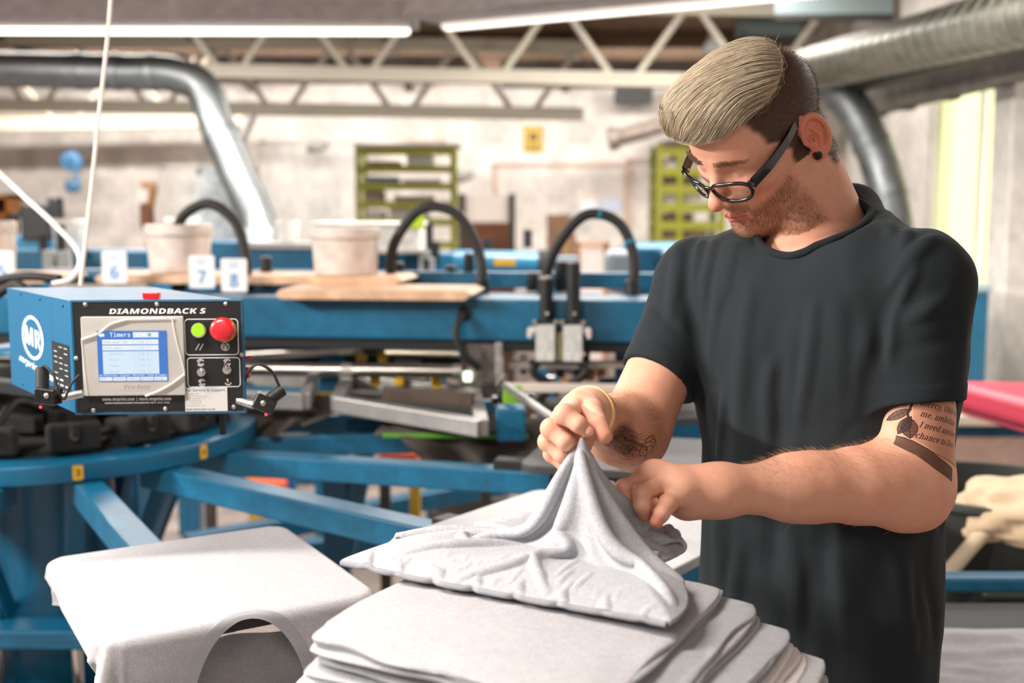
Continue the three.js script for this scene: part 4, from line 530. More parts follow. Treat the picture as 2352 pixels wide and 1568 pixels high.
{ const o = thing('cloth_scrap', 'crumpled beige cloth heaped over the black bin', 'cloth', at(2335, 1196, 2.6)); o.scale.setScalar(.85); const g = new THREE.SphereGeometry(.17, 48, 32), p = g.attributes.position; for (let i = 0; i < p.count; i++) { const x = p.getX(i), y = p.getY(i), z = p.getZ(i), k = 1 + .22 * noise(x * 14, y * 14, z * 14) + .1 * noise(x * 33, y * 33, z * 33); p.setXYZ(i, x * k * 1.05, y * k * .5 + .02, z * k); } g.computeVertexNormals(); mesh('heap', g, std('#d9bfa0', .9), o); mesh('tail', tube([V(-.13, .0, .1), V(-.2, -.07, .12), V(-.25, -.16, .1), V(-.27, -.24, .1)], .022, 24, 8).scale(1, 1, 1), std('#e0cdb2', .9), o); mesh('dark_cloth', new THREE.SphereGeometry(.1, 24, 16).scale(1, .35, 1).translate(.08, -.06, .1), std('#5d2a33', .9), o); }
{ const o = thing('waste_bin', 'dark rounded tub left of the black bin', 'bin', [at(2225, 1300, 3.4).x - .05, 0, -3.32]); mesh('tub_body', lathe([[0, 0], [.22, 0], [.3, .5], [.29, .62], [.25, .66], [.24, .64], [.27, .5], [.2, .02], [0, .02]], 40), std('#1f2a2e', .5), o); mesh('tub_lining', lathe([[.27, .6], [.31, .64], [.3, .68], [.25, .66]], 40), std('#3c6f8d', .5), o); }
{ const Y = at(2260, 1098, 3.7).y, o = thing('work_table', 'brown topped table with orange edge at the right', 'table', [at(2300, 1080, 4.0).x, 0, -4.02]); mesh('table_top', boxUV(bx(.9, .03, .6, .15, Y, 0, .004), 2), std('#7f675f', .6, 0, { map: woodT }), o); mesh('edge_strip', boxUV(bx(.9, .045, .02, .15, Y - .01, .31, .006), 3), std('#d38f3a', .5, 0, { map: woodT }), o); for (const [x, z] of [[-.25, -.25], [.55, -.25], [-.25, .25], [.55, .25]]) mesh('leg', bx(.05, Y - .015, .05, x, (Y - .015) / 2, z, .004), M.black, o); }
{ const o = thing('screen_case', 'rounded pink red lid at the right edge', 'case', at(2392, 950, 3.1)); mesh('lid', bx(.52, .085, .5, .2, .0, -.1, .03).rotateZ(-.05).rotateY(.2), std('#c63f55', .45), o); mesh('lid_edge', bx(.5, .012, .48, .205, -.05, -.1, .005).rotateZ(-.05).rotateY(.2), std('#9d2b3f', .5), o); mesh('support', bx(.06, o.position.y - .06, .06, .4, -(o.position.y - .05) / 2 - .05, -.1), M.greyPaint, o); }
{ const Y = at(2260, 950, 4.5).y, o = thing('side_bench', 'pale bench top beyond the pink lid', 'bench', [at(2300, 950, 4.5).x, 0, -4.6]); mesh('bench_top', bx(1.0, .05, .5, .2, Y, 0, .01), std('#d8cdbf', .6), o); mesh('bench_body', boxUV(bx(.95, Y - .03, .42, .2, (Y - .03) / 2, -.02), 2), M.blue, o); for (const x of [0, .3]) mesh('drawer_front', bx(.26, .16, .02, x, Y - .16, .2, .005), std('#3d5f57', .6), o); }
{ const D = 4.9, r = rect(2190, 668, 2274, 930, D), o = thing('blue_cabinet', 'upright blue cabinet right of the shoulder', 'cabinet', [r.x, 0, -D - .2]); mesh('cabinet_body', boxUV(bx(r.w, r.y1, .4, 0, r.y1 / 2, 0, .012), 2), M.blue, o); mesh('top_cover', bx(r.w + .02, .03, .42, 0, r.y1 + .01, 0, .008), std('#9fb4bd', .5), o); mesh('handle', bx(.015, .12, .02, -r.w * .3, r.y1 - .4, .21, .005), M.steel, o); }
// ================= grey shirts: the pile, the lifted one, the one on the platen =================
const PT = 1.15, ex = V(.874, 0, .486), ey = V(.486, 0, -.874), PL = V(-.19, 0, -1.04);
const pile = (a, b, y) => V(PL.x + ex.x * a + ey.x * b, y, PL.z + ex.z * a + ey.z * b);
function softSlab(a0, a1, b0, b1, y0, th, seed, wav = .004) {   // a thin rounded fold of cloth in the pile's frame
  let g = new THREE.BoxGeometry(1, 1, 1, 44, 6, 36); g.deleteAttribute('normal'); g.deleteAttribute('uv'); g = mergeV(g);
  const p = g.attributes.position, uv = new Float32Array(p.count * 2), hT = th / 2;
  for (let i = 0; i < p.count; i++) {
    const s = p.getX(i), yy = p.getY(i), t = p.getZ(i), ins = hT * 1.2 * (1 - Math.sqrt(Math.max(0, 1 - 4 * yy * yy)));
    const A = a1 - a0, B = b1 - b0, ca = (a0 + a1) / 2, cb = (b0 + b1) / 2; const e = Math.max(Math.abs(s), Math.abs(t)), edge = sstep(.34, .5, e);
    let a = ca + s * (A - 2 * ins), b = cb + t * (B - 2 * ins); const cr = Math.pow(Math.abs(2 * s), 6) * Math.pow(Math.abs(2 * t), 6) * .009; a -= Math.sign(s) * cr; b -= Math.sign(t) * cr;
    a += edge * wav * 1.6 * noise(t * 5 + seed, seed * 3.7, yy); b += edge * wav * 1.6 * noise(s * 6 + seed, seed * 5.1 + 9, yy);
    const q = pile(a, b, 0), y = y0 + hT + yy * th + wav * .55 * noise(a * 16 + seed, b * 16, seed) * edge + wav * .5 * noise(a * 7, b * 7, seed * 2) - .010 * Math.pow(edge, 2) * (.4 + .6 * hash3(seed * 10, Math.sign(s) + 3, Math.sign(t) + 5)) * (Math.abs(t) > .4 && t < 0 ? .5 : .25);
    p.setXYZ(i, q.x, y, q.z); uv[2 * i] = a; uv[2 * i + 1] = b + yy * th;
  }
  g.setAttribute('uv', new THREE.BufferAttribute(uv, 2)); g.computeVertexNormals(); return g;
}
function mergeV(g) { const p = g.attributes.position, map = new Map(), pos = [], re = []; for (let i = 0; i < p.count; i++) { const k = [p.getX(i), p.getY(i), p.getZ(i)].map(v => Math.round(v * 1e5)).join(); if (!map.has(k)) { map.set(k, pos.length / 3); pos.push(p.getX(i), p.getY(i), p.getZ(i)); } re.push(map.get(k)); } const n = new THREE.BufferGeometry(); n.setAttribute('position', new THREE.Float32BufferAttribute(pos, 3)); const id = []; for (let i = 0; i < g.index.count; i += 3) { const a = re[g.index.getX(i)], b = re[g.index.getX(i + 1)], c = re[g.index.getX(i + 2)]; if (a !== b && b !== c && a !== c) id.push(a, b, c); } n.setIndex(id); return n; }
const greys = ['#b6b8bd', '#b3b6ba', '#bdbcbf', '#b2b6ba'].map(c => { const m = M.heather.clone(); m.color.set(c); return m; }), whiteShirt = M.heather.clone(); whiteShirt.color.set('#efe9e8');
{
  const rn = rngOf(14); let y = PT; const W = ['topmost', 'second', 'third', 'fourth', 'fifth', 'sixth', 'seventh', 'eighth', 'ninth', 'tenth'];
  for (let k = 0; k < 10; k++) {
    const th = .0155, da = (rn() - .5) * .018 + k * .004, db = (rn() - .5) * .014, ext = [-.085, -.045, -.012, .004, .022, .034, .03, .046, .04, .05][k], left = k === 3 ? -.02 : k > 3 ? .012 : 0;
    const c0 = pile(.18, .16, 0), o = thing('folded_shirt', k === 3 ? 'white folded shirt, fourth from the top of the pile' : `grey folded shirt, ${W[k]} from the top of the pile`, 'shirt', [c0.x, y - th, c0.z], 0, 'folded shirts in the pile');
    for (let l = 0; l < 3; l++) { const sh = [.0, .004, .008][l] * (rn() * 2 - .6); mesh('layer', softSlab(left - .010 + da * .3 + sh, .392 + ext + sh * .5 - l * .006 * (k % 2), -.008 + db + sh, .33 + db, y - th + l * th / 3, th / 3 + .0006, k * 3 + l + 1, .0035).translate(-o.position.x, -o.position.y, -o.position.z), k === 3 ? whiteShirt : greys[(k + l) % 4], o); }
    y -= th;
  }
  const o = thing('folding_stand', 'small stand carrying the pile of folded shirts', 'table', [pile(.2, .16, 0).x, 0, pile(.2, .16, 0).z], Math.atan2(-ex.z, ex.x));
  mesh('stand_top', bx(.40, .025, .30, 0, y - .0145, 0, .006), M.greyPaint, o); mesh('column', cyl(.03, .03, y - .05, 0, (y - .05) / 2 + .02, 0), M.steel, o); mesh('base', bx(.4, .02, .4, 0, .01, 0, .006), M.black, o);
}
{ // the shirt being lifted: a sheet settled under its own weight from the two pinches
  const NX = 96, NY = 84, W = .395, B = .32, n = NX * NY, X = new Float32Array(n * 3), Pv = new Float32Array(n * 3), w = new Float32Array(n).fill(1);
  const dx = W / (NX - 1), dy = B / (NY - 1), id = (i, j) => j * NX + i, base = PT + .006;
  const O = pile(-.085, .155, base);
  for (let j = 0; j < NY; j++) for (let i = 0; i < NX; i++) { const k = id(i, j), v = j * dy, u = i * dx * (.98 + .08 * v / B); X[3 * k] = O.x + ex.x * u + ey.x * v; X[3 * k + 1] = base + .004 + .004 * noise(u * 30, v * 30, 2); X[3 * k + 2] = O.z + ex.z * u + ey.z * v; }
  Pv.set(X);
  const C = []; const add = (a, b, s) => { const l = Math.hypot(X[3 * a] - X[3 * b], X[3 * a + 2] - X[3 * b + 2]); C.push(a, b, l * 1.03, s); };
  for (let j = 0; j < NY; j++) for (let i = 0; i < NX; i++) { if (i < NX - 1) add(id(i, j), id(i + 1, j), .95); if (j < NY - 1) add(id(i, j), id(i, j + 1), .95); if (i < NX - 1 && j < NY - 1) { add(id(i, j), id(i + 1, j + 1), .5); add(id(i + 1, j), id(i, j + 1), .5); } if (i < NX - 3) add(id(i, j), id(i + 3, j), .06); if (j < NY - 3) add(id(i, j), id(i, j + 3), .06); }
  const Cn = new Float32Array(C);
  const A1 = at(1338, 1004, 1.217), A2 = at(1452, 1190, 1.256), pins = [];
  const pinPatch = (u, v, r, T, squeeze, lift) => { for (let j = 0; j < NY; j++) for (let i = 0; i < NX; i++) { const du = i * dx - u, dv = j * dy - v; if (du * du + dv * dv < r * r) { const k = id(i, j); w[k] = 0; pins.push({ k, s: V(X[3 * k], X[3 * k + 1], X[3 * k + 2]), e: T.clone().addScaledVector(ex, du * squeeze).addScaledVector(ey, dv * squeeze).add(V(0, -Math.hypot(du, dv) * lift, 0)) }); } } };
  pinPatch(.245, .215, .017, A1, .34, .9); pinPatch(.292, .268, .014, A2, .5, .5);
  const flo = new Float32Array(n); for (let j = 0; j < NY; j++) for (let i = 0; i < NX; i++) { const u = i * dx, v = j * dy, e = Math.min(u, W - u, v); flo[id(i, j)] = base + .019 * Math.sqrt(sstep(-.012, .05, e)) + .006 * sstep(.02, .07, e) * noise(u * 14, v * 14, 9); }
  for (let j = 0; j < 5; j++) for (let i = 0; i < NX; i++) if (i < 6 || i > NX - 7 || (j < 1 && i % 12 === 6)) { const k = id(i, j); if (w[k]) { w[k] = 0; X[3 * k + 1] = Pv[3 * k + 1] = flo[k]; } }   // the front hem stays down
  const steps = 420, ramp = 190;
  for (let s = 0; s < steps; s++) {
    const t = sstep(0, ramp, s);
    for (let k = 0; k < n; k++) { if (!w[k]) continue; for (let c = 0; c < 3; c++) { const q = 3 * k + c, v = (X[q] - Pv[q]) * .94; Pv[q] = X[q]; X[q] += v; } X[3 * k + 1] -= .000085; }
    for (const p of pins) { const q = p.s.clone().lerp(p.e, t); q.y += Math.sin(Math.PI * t) * .03; Pv[3 * p.k] = X[3 * p.k] = q.x; Pv[3 * p.k + 1] = X[3 * p.k + 1] = q.y; Pv[3 * p.k + 2] = X[3 * p.k + 2] = q.z; }
    for (let it = 0; it < 9; it++) {
      for (let c = 0; c < Cn.length; c += 4) { const a = Cn[c] | 0, b = Cn[c + 1] | 0, l = Cn[c + 2], wa = w[a], wb = w[b], ws = wa + wb; if (!ws) continue; const A = 3 * a, Bq = 3 * b, x = X[Bq] - X[A], y = X[Bq + 1] - X[A + 1], z = X[Bq + 2] - X[A + 2], d = Math.sqrt(x * x + y * y + z * z) + 1e-9, f = (d - l) / d * Cn[c + 3] / ws; X[A] += x * f * wa; X[A + 1] += y * f * wa; X[A + 2] += z * f * wa; X[Bq] -= x * f * wb; X[Bq + 1] -= y * f * wb; X[Bq + 2] -= z * f * wb; }
    }
    for (let k = 0; k < n; k++) { if (!w[k]) continue; if (X[3 * k + 1] < flo[k]) { X[3 * k + 1] = flo[k]; const fr = .6; X[3 * k] += (Pv[3 * k] - X[3 * k]) * fr; X[3 * k + 2] += (Pv[3 * k + 2] - X[3 * k + 2]) * fr; } }
  }
  // finer grid by cubic interpolation, then two sides and a rolled edge
  const at2 = (i, j, c) => X[3 * id(clamp(i, 0, NX - 1), clamp(j, 0, NY - 1)) + c], cr = (a, b, c, d, t) => b + .5 * t * (c - a + t * (2 * a - 5 * b + 4 * c - d + t * (3 * (b - c) + d - a)));
  const F = 2, MX = (NX - 1) * F + 1, MY = (NY - 1) * F + 1, top = new Float32Array(MX * MY * 3);
  for (let j = 0; j < MY; j++) for (let i = 0; i < MX; i++) { const u = i / F, v = j / F, iu = Math.floor(u), jv = Math.floor(v), fu = u - iu, fv = v - jv; for (let c = 0; c < 3; c++) { const r = [-1, 0, 1, 2].map(k => cr(at2(iu - 1, jv + k, c), at2(iu, jv + k, c), at2(iu + 1, jv + k, c), at2(iu + 2, jv + k, c), fu)); top[3 * (j * MX + i) + c] = cr(...r, fv); } }
  const g0 = new THREE.BufferGeometry(); g0.setAttribute('position', new THREE.BufferAttribute(top, 3)); const fi = []; for (let j = 0; j < MY - 1; j++) for (let i = 0; i < MX - 1; i++) { const k = j * MX + i; fi.push(k, k + 1, k + MX, k + 1, k + MX + 1, k + MX); } g0.setIndex(fi); g0.computeVertexNormals(); const N = g0.attributes.normal;
  const T = .0024, pos = [], uv = [], idx = [], cnt = MX * MY; for (const s of [1, -1]) for (let k = 0; k < cnt; k++) { pos.push(top[3 * k] + N.getX(k) * T * s, top[3 * k + 1] + N.getY(k) * T * s, top[3 * k + 2] + N.getZ(k) * T * s); uv.push((k % MX) * dx / F, Math.floor(k / MX) * dy / F); }
  for (let q = 0; q < fi.length; q += 3) { idx.push(fi[q], fi[q + 1], fi[q + 2], cnt + fi[q], cnt + fi[q + 2], cnt + fi[q + 1]); }
  const rim = []; for (let i = 0; i < MX - 1; i++) rim.push([i, i + 1], [(MY - 1) * MX + i + 1, (MY - 1) * MX + i]); for (let j = 0; j < MY - 1; j++) rim.push([(j + 1) * MX, j * MX], [j * MX + MX - 1, (j + 1) * MX + MX - 1]); for (const [a, b] of rim) idx.push(a, cnt + a, b, b, cnt + a, cnt + b);
  const o = thing('lifted_shirt', 'grey shirt lifted in folds by both hands over the pile', 'shirt', pile(.12, .3, PT)); const g = new THREE.BufferGeometry(); g.setAttribute('position', new THREE.Float32BufferAttribute(pos, 3)); g.setAttribute('uv', new THREE.Float32BufferAttribute(uv, 2)); g.setIndex(idx); g.computeVertexNormals(); g.translate(-o.position.x, -o.position.y, -o.position.z); mesh('cloth', g, greys[0], o);
  // the folded edge along its front
  const ep = []; for (let i = 0; i < MX; i += 4) ep.push(V(top[3 * i], top[3 * i + 1] - .001, top[3 * i + 2]).sub(o.position)); mesh('front_fold', new THREE.TubeGeometry(new THREE.CatmullRomCurve3(ep), 160, .0034, 10, false), greys[0], o);
}
{ // shirt pulled over the near platen
  const d = 59.5 * Math.PI / 180, r0 = 1.255, r1 = 1.655, w = .185, top = 1.006, cr = .026;
  const o = thing('platen_shirt', 'light grey shirt stretched over the near platen, neck opening in front', 'shirt', [CC.x + Math.cos(d) * 1.455, top, CC.z + Math.sin(d) * 1.455]);
  const rad = V(Math.cos(d), 0, Math.sin(d)), wd = V(Math.sin(d), 0, -Math.cos(d));   // +w to the right
  const map = (a, r, lift = 0) => {   // flat cloth coordinates -> draped point
    const ca = clamp(a, -w + cr, w - cr), cb = clamp(r, r0 + cr, r1 - cr); let da = a - ca, db = r - cb, L = Math.hypot(da, db), q, y = 0, n = [0, 0];
    if (L > cr) { n = [da / L, db / L]; const e = L - cr, corner = Math.min(Math.abs(n[0]), Math.abs(n[1])) * 1.41; const R = .012, bend = Math.min(e, R * 1.57); const outw = R * Math.sin(bend / R); y = -(R * (1 - Math.cos(bend / R))) - Math.max(0, e - bend) * (1 - .10 * corner); let fl = Math.max(0, e - bend) * (.06 + .42 * corner * (n[1] > 0 ? 1 : .3)); fl += e * .13 * corner * Math.sin(Math.atan2(n[1], n[0]) * 9 + 1) + e * .05 * noise(a * 14, r * 14, 3); if (Math.abs(n[0]) > .75 && n[1] < .6) fl -= Math.max(0, e - .035) * .85; q = [ca + n[0] * (cr + outw + fl), cb + n[1] * (cr + outw + fl)]; } else { q = [a, r]; y = .0012 * noise(a * 9, r * 9, 8); }
    return V(0, 0, 0).addScaledVector(wd, q[0]).addScaledVector(rad, q[1] - 1.455).setY(y + lift);
  };
  const hole = (a, r) => Math.hypot(a / .083, (r - (r1 + .158)) / .150);
  const NA = 170, NR = 170, a0 = -w - .14, a1 = w + .14, b0 = r0 - .05, b1 = r1 + .30, pos = [], uv = [], idx = []; for (let j = 0; j <= NR; j++) for (let i = 0; i <= NA; i++) { let a = lerp(a0, a1, i / NA), r = lerp(b0, b1, j / NR); const h = hole(a, r); if (h < 1 && h > .9) { const k = 1 / h; a *= k; r = (r1 + .158) + (r - (r1 + .158)) * k; } const p = map(a, r); pos.push(p.x, p.y, p.z); uv.push(a, r); }
  for (let j = 0; j < NR; j++) for (let i = 0; i < NA; i++) { const a = lerp(a0, a1, (i + .5) / NA), r = lerp(b0, b1, (j + .5) / NR); if (hole(a, r) < .97 || (Math.abs(a) > w + .09 && r < r1 - .1)) continue; const k = j * (NA + 1) + i; idx.push(k, k + NA + 1, k + 1, k + 1, k + NA + 1, k + NA + 2); }
  const g = new THREE.BufferGeometry(); g.setAttribute('position', new THREE.Float32BufferAttribute(pos, 3)); g.setAttribute('uv', new THREE.Float32BufferAttribute(uv, 2)); g.setIndex(idx); g.computeVertexNormals(); mesh('cloth', g, greys[2], o);
  // ribbed collar
  const cp = [], cu = [], ci = [], n = 120; for (let i = 0; i <= n; i++) { const t = i / n * 6.2832; for (let k = 0; k <= 6; k++) { const s = lerp(.985, 1.20, k / 6), l = k === 0 || k === 6 ? .0006 : .0030; const p = map(Math.cos(t) * .083 * s, r1 + .158 + Math.sin(t) * .150 * lerp(1, s, .55), l); p.addScaledVector(rad, Math.sin(t) < -.2 ? 0 : l); cp.push(p.x, p.y, p.z); cu.push(i * .02, k * .02); } } for (let i = 0; i < n; i++) for (let k = 0; k < 6; k++) { const q = i * 7 + k; ci.push(q, q + 1, q + 7, q + 1, q + 8, q + 7); }
  const cg = new THREE.BufferGeometry(); cg.setAttribute('position', new THREE.Float32BufferAttribute(cp, 3)); cg.setAttribute('uv', new THREE.Float32BufferAttribute(cu, 2)); cg.setIndex(ci); cg.computeVertexNormals(); mesh('collar', cg, greys[0], o);
  // back of the shirt hanging inside
  { const bp = [], bi = []; for (let j = 0; j <= 20; j++) for (let i = 0; i <= 40; i++) { const a = lerp(-.16, .16, i / 40), p = V(0, 0, 0).addScaledVector(wd, a).addScaledVector(rad, r1 - 1.455 - .06 - .05 * j / 20 + .01 * noise(a * 20, j * .3)).setY(-.07 - .26 * j / 20 + .02 * Math.cos(a * 12)); bp.push(p.x, p.y, p.z); } for (let j = 0; j < 20; j++) for (let i = 0; i < 40; i++) { const k = j * 41 + i; bi.push(k, k + 41, k + 1, k + 1, k + 41, k + 42); } const bg = new THREE.BufferGeometry(); bg.setAttribute('position', new THREE.Float32BufferAttribute(bp, 3)); bg.setAttribute('uv', new THREE.Float32BufferAttribute(bp.filter((_, i) => i % 3 < 2), 2)); bg.setIndex(bi); bg.computeVertexNormals(); mesh('back_panel', bg, greys[1], o); }
}
{ // shirt on the dryer belt
  const c = at(2300, 1520, 1.72), o = thing('belt_shirt', 'pale grey shirt lying rumpled on the dryer belt', 'shirt', [c.x + .12, .742, c.z - .22]); const N = 70, pos = [], uv = [], idx = []; for (let j = 0; j <= N; j++) for (let i = 0; i <= N; i++) { const x = lerp(-.32, .5, i / N), z = lerp(-.16, .3, j / N), e = Math.min(i, N - i, j, N - j) / N, h = Math.min(1, e * 9); pos.push(x + .01 * noise(z * 20, 3), .003 + .02 * Math.sqrt(h) + h * (.012 * noise(x * 9 + z * 6, z * 16, 1) + .006 * noise(x * 26, z * 30, 4)), z + .012 * noise(x * 12, 7)); uv.push(x, z); } for (let j = 0; j < N; j++) for (let i = 0; i < N; i++) { const k = j * (N + 1) + i; idx.push(k, k + N + 1, k + 1, k + 1, k + N + 1, k + N + 2); } const g = new THREE.BufferGeometry(); g.setAttribute('position', new THREE.Float32BufferAttribute(pos, 3)); g.setAttribute('uv', new THREE.Float32BufferAttribute(uv, 2)); g.setIndex(idx); g.computeVertexNormals(); mesh('cloth', g, greys[2], o);
}
// ================= the person: fields of distance, meshed =================
const smin = (a, b, k) => { const h = k - Math.abs(a - b); return h > 0 ? Math.min(a, b) - h * h / (4 * k) : Math.min(a, b); };
const smax = (a, b, k) => -smin(-a, -b, k);
const ell = (x, y, z, a, b, c) => { const p = x / a, q = y / b, r = z / c, k0 = Math.sqrt(p * p + q * q + r * r), u = p / a, v = q / b, w = r / c, k1 = Math.sqrt(u * u + v * v + w * w); return k1 < 1e-9 ? -Math.min(a, b, c) : k0 * (k0 - 1) / k1; };
const sph = (x, y, z, r) => Math.sqrt(x * x + y * y + z * z) - r;
function cap(x, y, z, ax, ay, az, bx_, by_, bz_, ra, rb) { const dx = bx_ - ax, dy = by_ - ay, dz = bz_ - az, px = x - ax, py = y - ay, pz = z - az; let t = (px * dx + py * dy + pz * dz) / (dx * dx + dy * dy + dz * dz); t = t < 0 ? 0 : t > 1 ? 1 : t; const qx = px - dx * t, qy = py - dy * t, qz = pz - dz * t; return Math.sqrt(qx * qx + qy * qy + qz * qz) - (ra + (rb - ra) * t); }
const capV = (x, y, z, a, b, ra, rb) => cap(x, y, z, a.x, a.y, a.z, b.x, b.y, b.z, ra, rb);
function nets(f, mn, mx, h, lip = 1.5) {   // naive surface nets
  const nx = Math.ceil((mx.x - mn.x) / h) + 1, ny = Math.ceil((mx.y - mn.y) / h) + 1, nz = Math.ceil((mx.z - mn.z) / h) + 1, val = new Float32Array(nx * ny * nz), Bk = 4;
  for (let k0 = 0; k0 < nz; k0 += Bk) for (let j0 = 0; j0 < ny; j0 += Bk) for (let i0 = 0; i0 < nx; i0 += Bk) {
    const c = f(mn.x + (i0 + 1.5) * h, mn.y + (j0 + 1.5) * h, mn.z + (k0 + 1.5) * h), far = Math.abs(c) > 2.7 * h * lip;
    for (let k = k0; k < Math.min(k0 + Bk, nz); k++) for (let j = j0; j < Math.min(j0 + Bk, ny); j++) for (let i = i0; i < Math.min(i0 + Bk, nx); i++) val[(k * ny + j) * nx + i] = far ? c : f(mn.x + i * h, mn.y + j * h, mn.z + k * h);
  }
  const id = new Int32Array(nx * ny * nz).fill(-1), pos = [], idx = [], E = [[0, 1], [0, 2], [0, 4], [1, 3], [1, 5], [2, 3], [2, 6], [3, 7], [4, 5], [4, 6], [5, 7], [6, 7]];
  const e = h * .35;
  for (let k = 0; k < nz - 1; k++) for (let j = 0; j < ny - 1; j++) for (let i = 0; i < nx - 1; i++) {
    const o = (k * ny + j) * nx + i, v = [val[o], val[o + 1], val[o + nx], val[o + nx + 1], val[o + nx * ny], val[o + nx * ny + 1], val[o + nx * ny + nx], val[o + nx * ny + nx + 1]];
    let m = 0; for (let b = 0; b < 8; b++) if (v[b] < 0) m |= 1 << b; if (m === 0 || m === 255) continue;
    let x = 0, y = 0, z = 0, n = 0; for (const [a, b] of E) if ((v[a] < 0) !== (v[b] < 0)) { const t = v[a] / (v[a] - v[b]); x += (a & 1) + t * ((b & 1) - (a & 1)); y += (a >> 1 & 1) + t * ((b >> 1 & 1) - (a >> 1 & 1)); z += (a >> 2) + t * ((b >> 2) - (a >> 2)); n++; }
    let X = mn.x + (i + x / n) * h, Y = mn.y + (j + y / n) * h, Z = mn.z + (k + z / n) * h;
    const d = f(X, Y, Z), gx = (f(X + e, Y, Z) - d) / e, gy = (f(X, Y + e, Z) - d) / e, gz = (f(X, Y, Z + e) - d) / e, gg = gx * gx + gy * gy + gz * gz; if (gg > .1) { const s = clamp(d / gg, -h * .6, h * .6); X -= gx * s; Y -= gy * s; Z -= gz * s; }
    id[o] = pos.length / 3; pos.push(X, Y, Z);
  }
  const quad = (a, b, c, d, flip) => { if (a < 0 || b < 0 || c < 0 || d < 0) return; flip ? idx.push(a, c, b, a, d, c) : idx.push(a, b, c, a, c, d); };
  for (let k = 1; k < nz - 1; k++) for (let j = 1; j < ny - 1; j++) for (let i = 1; i < nx - 1; i++) {
    const o = (k * ny + j) * nx + i, s = val[o] < 0;
    if (s !== (val[o + 1] < 0)) quad(id[o - nx - nx * ny], id[o - nx * ny], id[o], id[o - nx], !s);
    if (s !== (val[o + nx] < 0)) quad(id[o - 1 - nx * ny], id[o - 1], id[o], id[o - nx * ny], !s);
    if (s !== (val[o + nx * ny] < 0)) quad(id[o - 1 - nx], id[o - nx], id[o], id[o - 1], !s);
  }
  const g = new THREE.BufferGeometry(); g.setAttribute('position', new THREE.Float32BufferAttribute(pos, 3)); g.setIndex(idx); g.computeVertexNormals(); return g;
}
function colour(g, fn) { const p = g.attributes.position, c = new Float32Array(p.count * 3); for (let i = 0; i < p.count; i++) { const q = fn(p.getX(i), p.getY(i), p.getZ(i)); c[3 * i] = q[0]; c[3 * i + 1] = q[1]; c[3 * i + 2] = q[2]; } g.setAttribute('color', new THREE.BufferAttribute(c, 3)); return g; }
const lin = (r, g, b) => [r, g, b].map(v => Math.pow(v / 255, 2.2)), mix3 = (a, b, t) => [lerp(a[0], b[0], t), lerp(a[1], b[1], t), lerp(a[2], b[2], t)];
const SKIN = lin(219, 164, 139), SKINR = lin(208, 128, 108), SKINP = lin(224, 173, 148);

const skinBase = (x, y, z) => mix3(SKIN, SKINR, clamp(.14 + .16 * noise(x * 60, y * 60, z * 60) + .14 * noise(x * 220, y * 220, z * 220), 0, 1));
// ---- pose ----
const person = thing('person', 'man in dark t-shirt and glasses lifting a grey shirt', 'person', [.40, 0, -1.53]);
const ORG = person.position;
const Fd = V(-.64, 0, .77), Ld = V(.77, 0, .64);
const SL = at(2116, 644, 1.41), SR = at(1604, 652, 1.63), EL = at(2098, 1110, 1.375), WL = at(1650, 1126, 1.275), ER = at(1452, 1000, 1.50), WR = at(1352, 952, 1.325);
const HEAD = { pos: V(.3337, 1.6413, -1.5297), s: .95, m: null };
HEAD.m = new THREE.Matrix4().compose(HEAD.pos, new THREE.Quaternion().setFromEuler(new THREE.Euler(39.51 * Math.PI / 180, -61.68 * Math.PI / 180, -10.83 * Math.PI / 180, 'YXZ')), V(.95, .95, .95));
HEAD.inv = HEAD.m.clone().invert();
const toHead = p => p.clone().applyMatrix4(HEAD.inv), fromHead = (x, y, z) => V(x, y, z).applyMatrix4(HEAD.m);
const NB = at(1880, 548, 1.56), NT = fromHead(0, -.028, -.040), nB = toHead(NB), nT = V(0, -.028, -.040);

// ---- head, in its own frame: x to his left, y up, z forward ----
const EO = V(.071, .0, -.010), e1 = V(.40, 0, -.916), e2 = V(0, .985, -.17), en = V(.916, 0, .40);
function earF(ax, y, z) {
  const qx = ax - EO.x, qy = y - EO.y, qz = z - EO.z; if (qx * qx + qy * qy + qz * qz > .0045) return Math.sqrt(qx * qx + qy * qy + qz * qz) - .042;
  const a = qx * e1.x + qz * e1.z, b = qy * e2.y + qz * e2.z, c = qx * en.x + qz * en.z;
  let d = ell(a - .013, b - .004, c - .001, .0165, .028, .0042);
  const ex = (a - .0135) / .0175, ey = (b - .0055) / .0295, ee = Math.sqrt(ex * ex + ey * ey), rd = (ee - 1) * .019;
  if (!(a < .004 && b < -.004)) d = smin(d, Math.sqrt(rd * rd + (c - .0058) * (c - .0058)) - .0036, .002);
  d = smin(d, ell(a - .0095, b + .0255, c - .0025, .0098, .0115, .0048), .005);
  d = smax(d, -ell(a - .0085, b + .003, c - .0068, .0085, .0125, .0072), .002);
  d = smax(d, -ell(a - .014, b - .0145, c - .0075, .0085, .0095, .0052), .003);
  d = smin(d, Math.min(cap(a, b, c, .012, .016, .004, .0205, .004, .0055, .0028, .003), cap(a, b, c, .0205, .004, .0055, .0165, -.015, .0045, .003, .0032)), .002);
  d = smin(d, ell(a + .0005, b + .0045, c - .0035, .0035, .0055, .005), .003);
  return d;
}
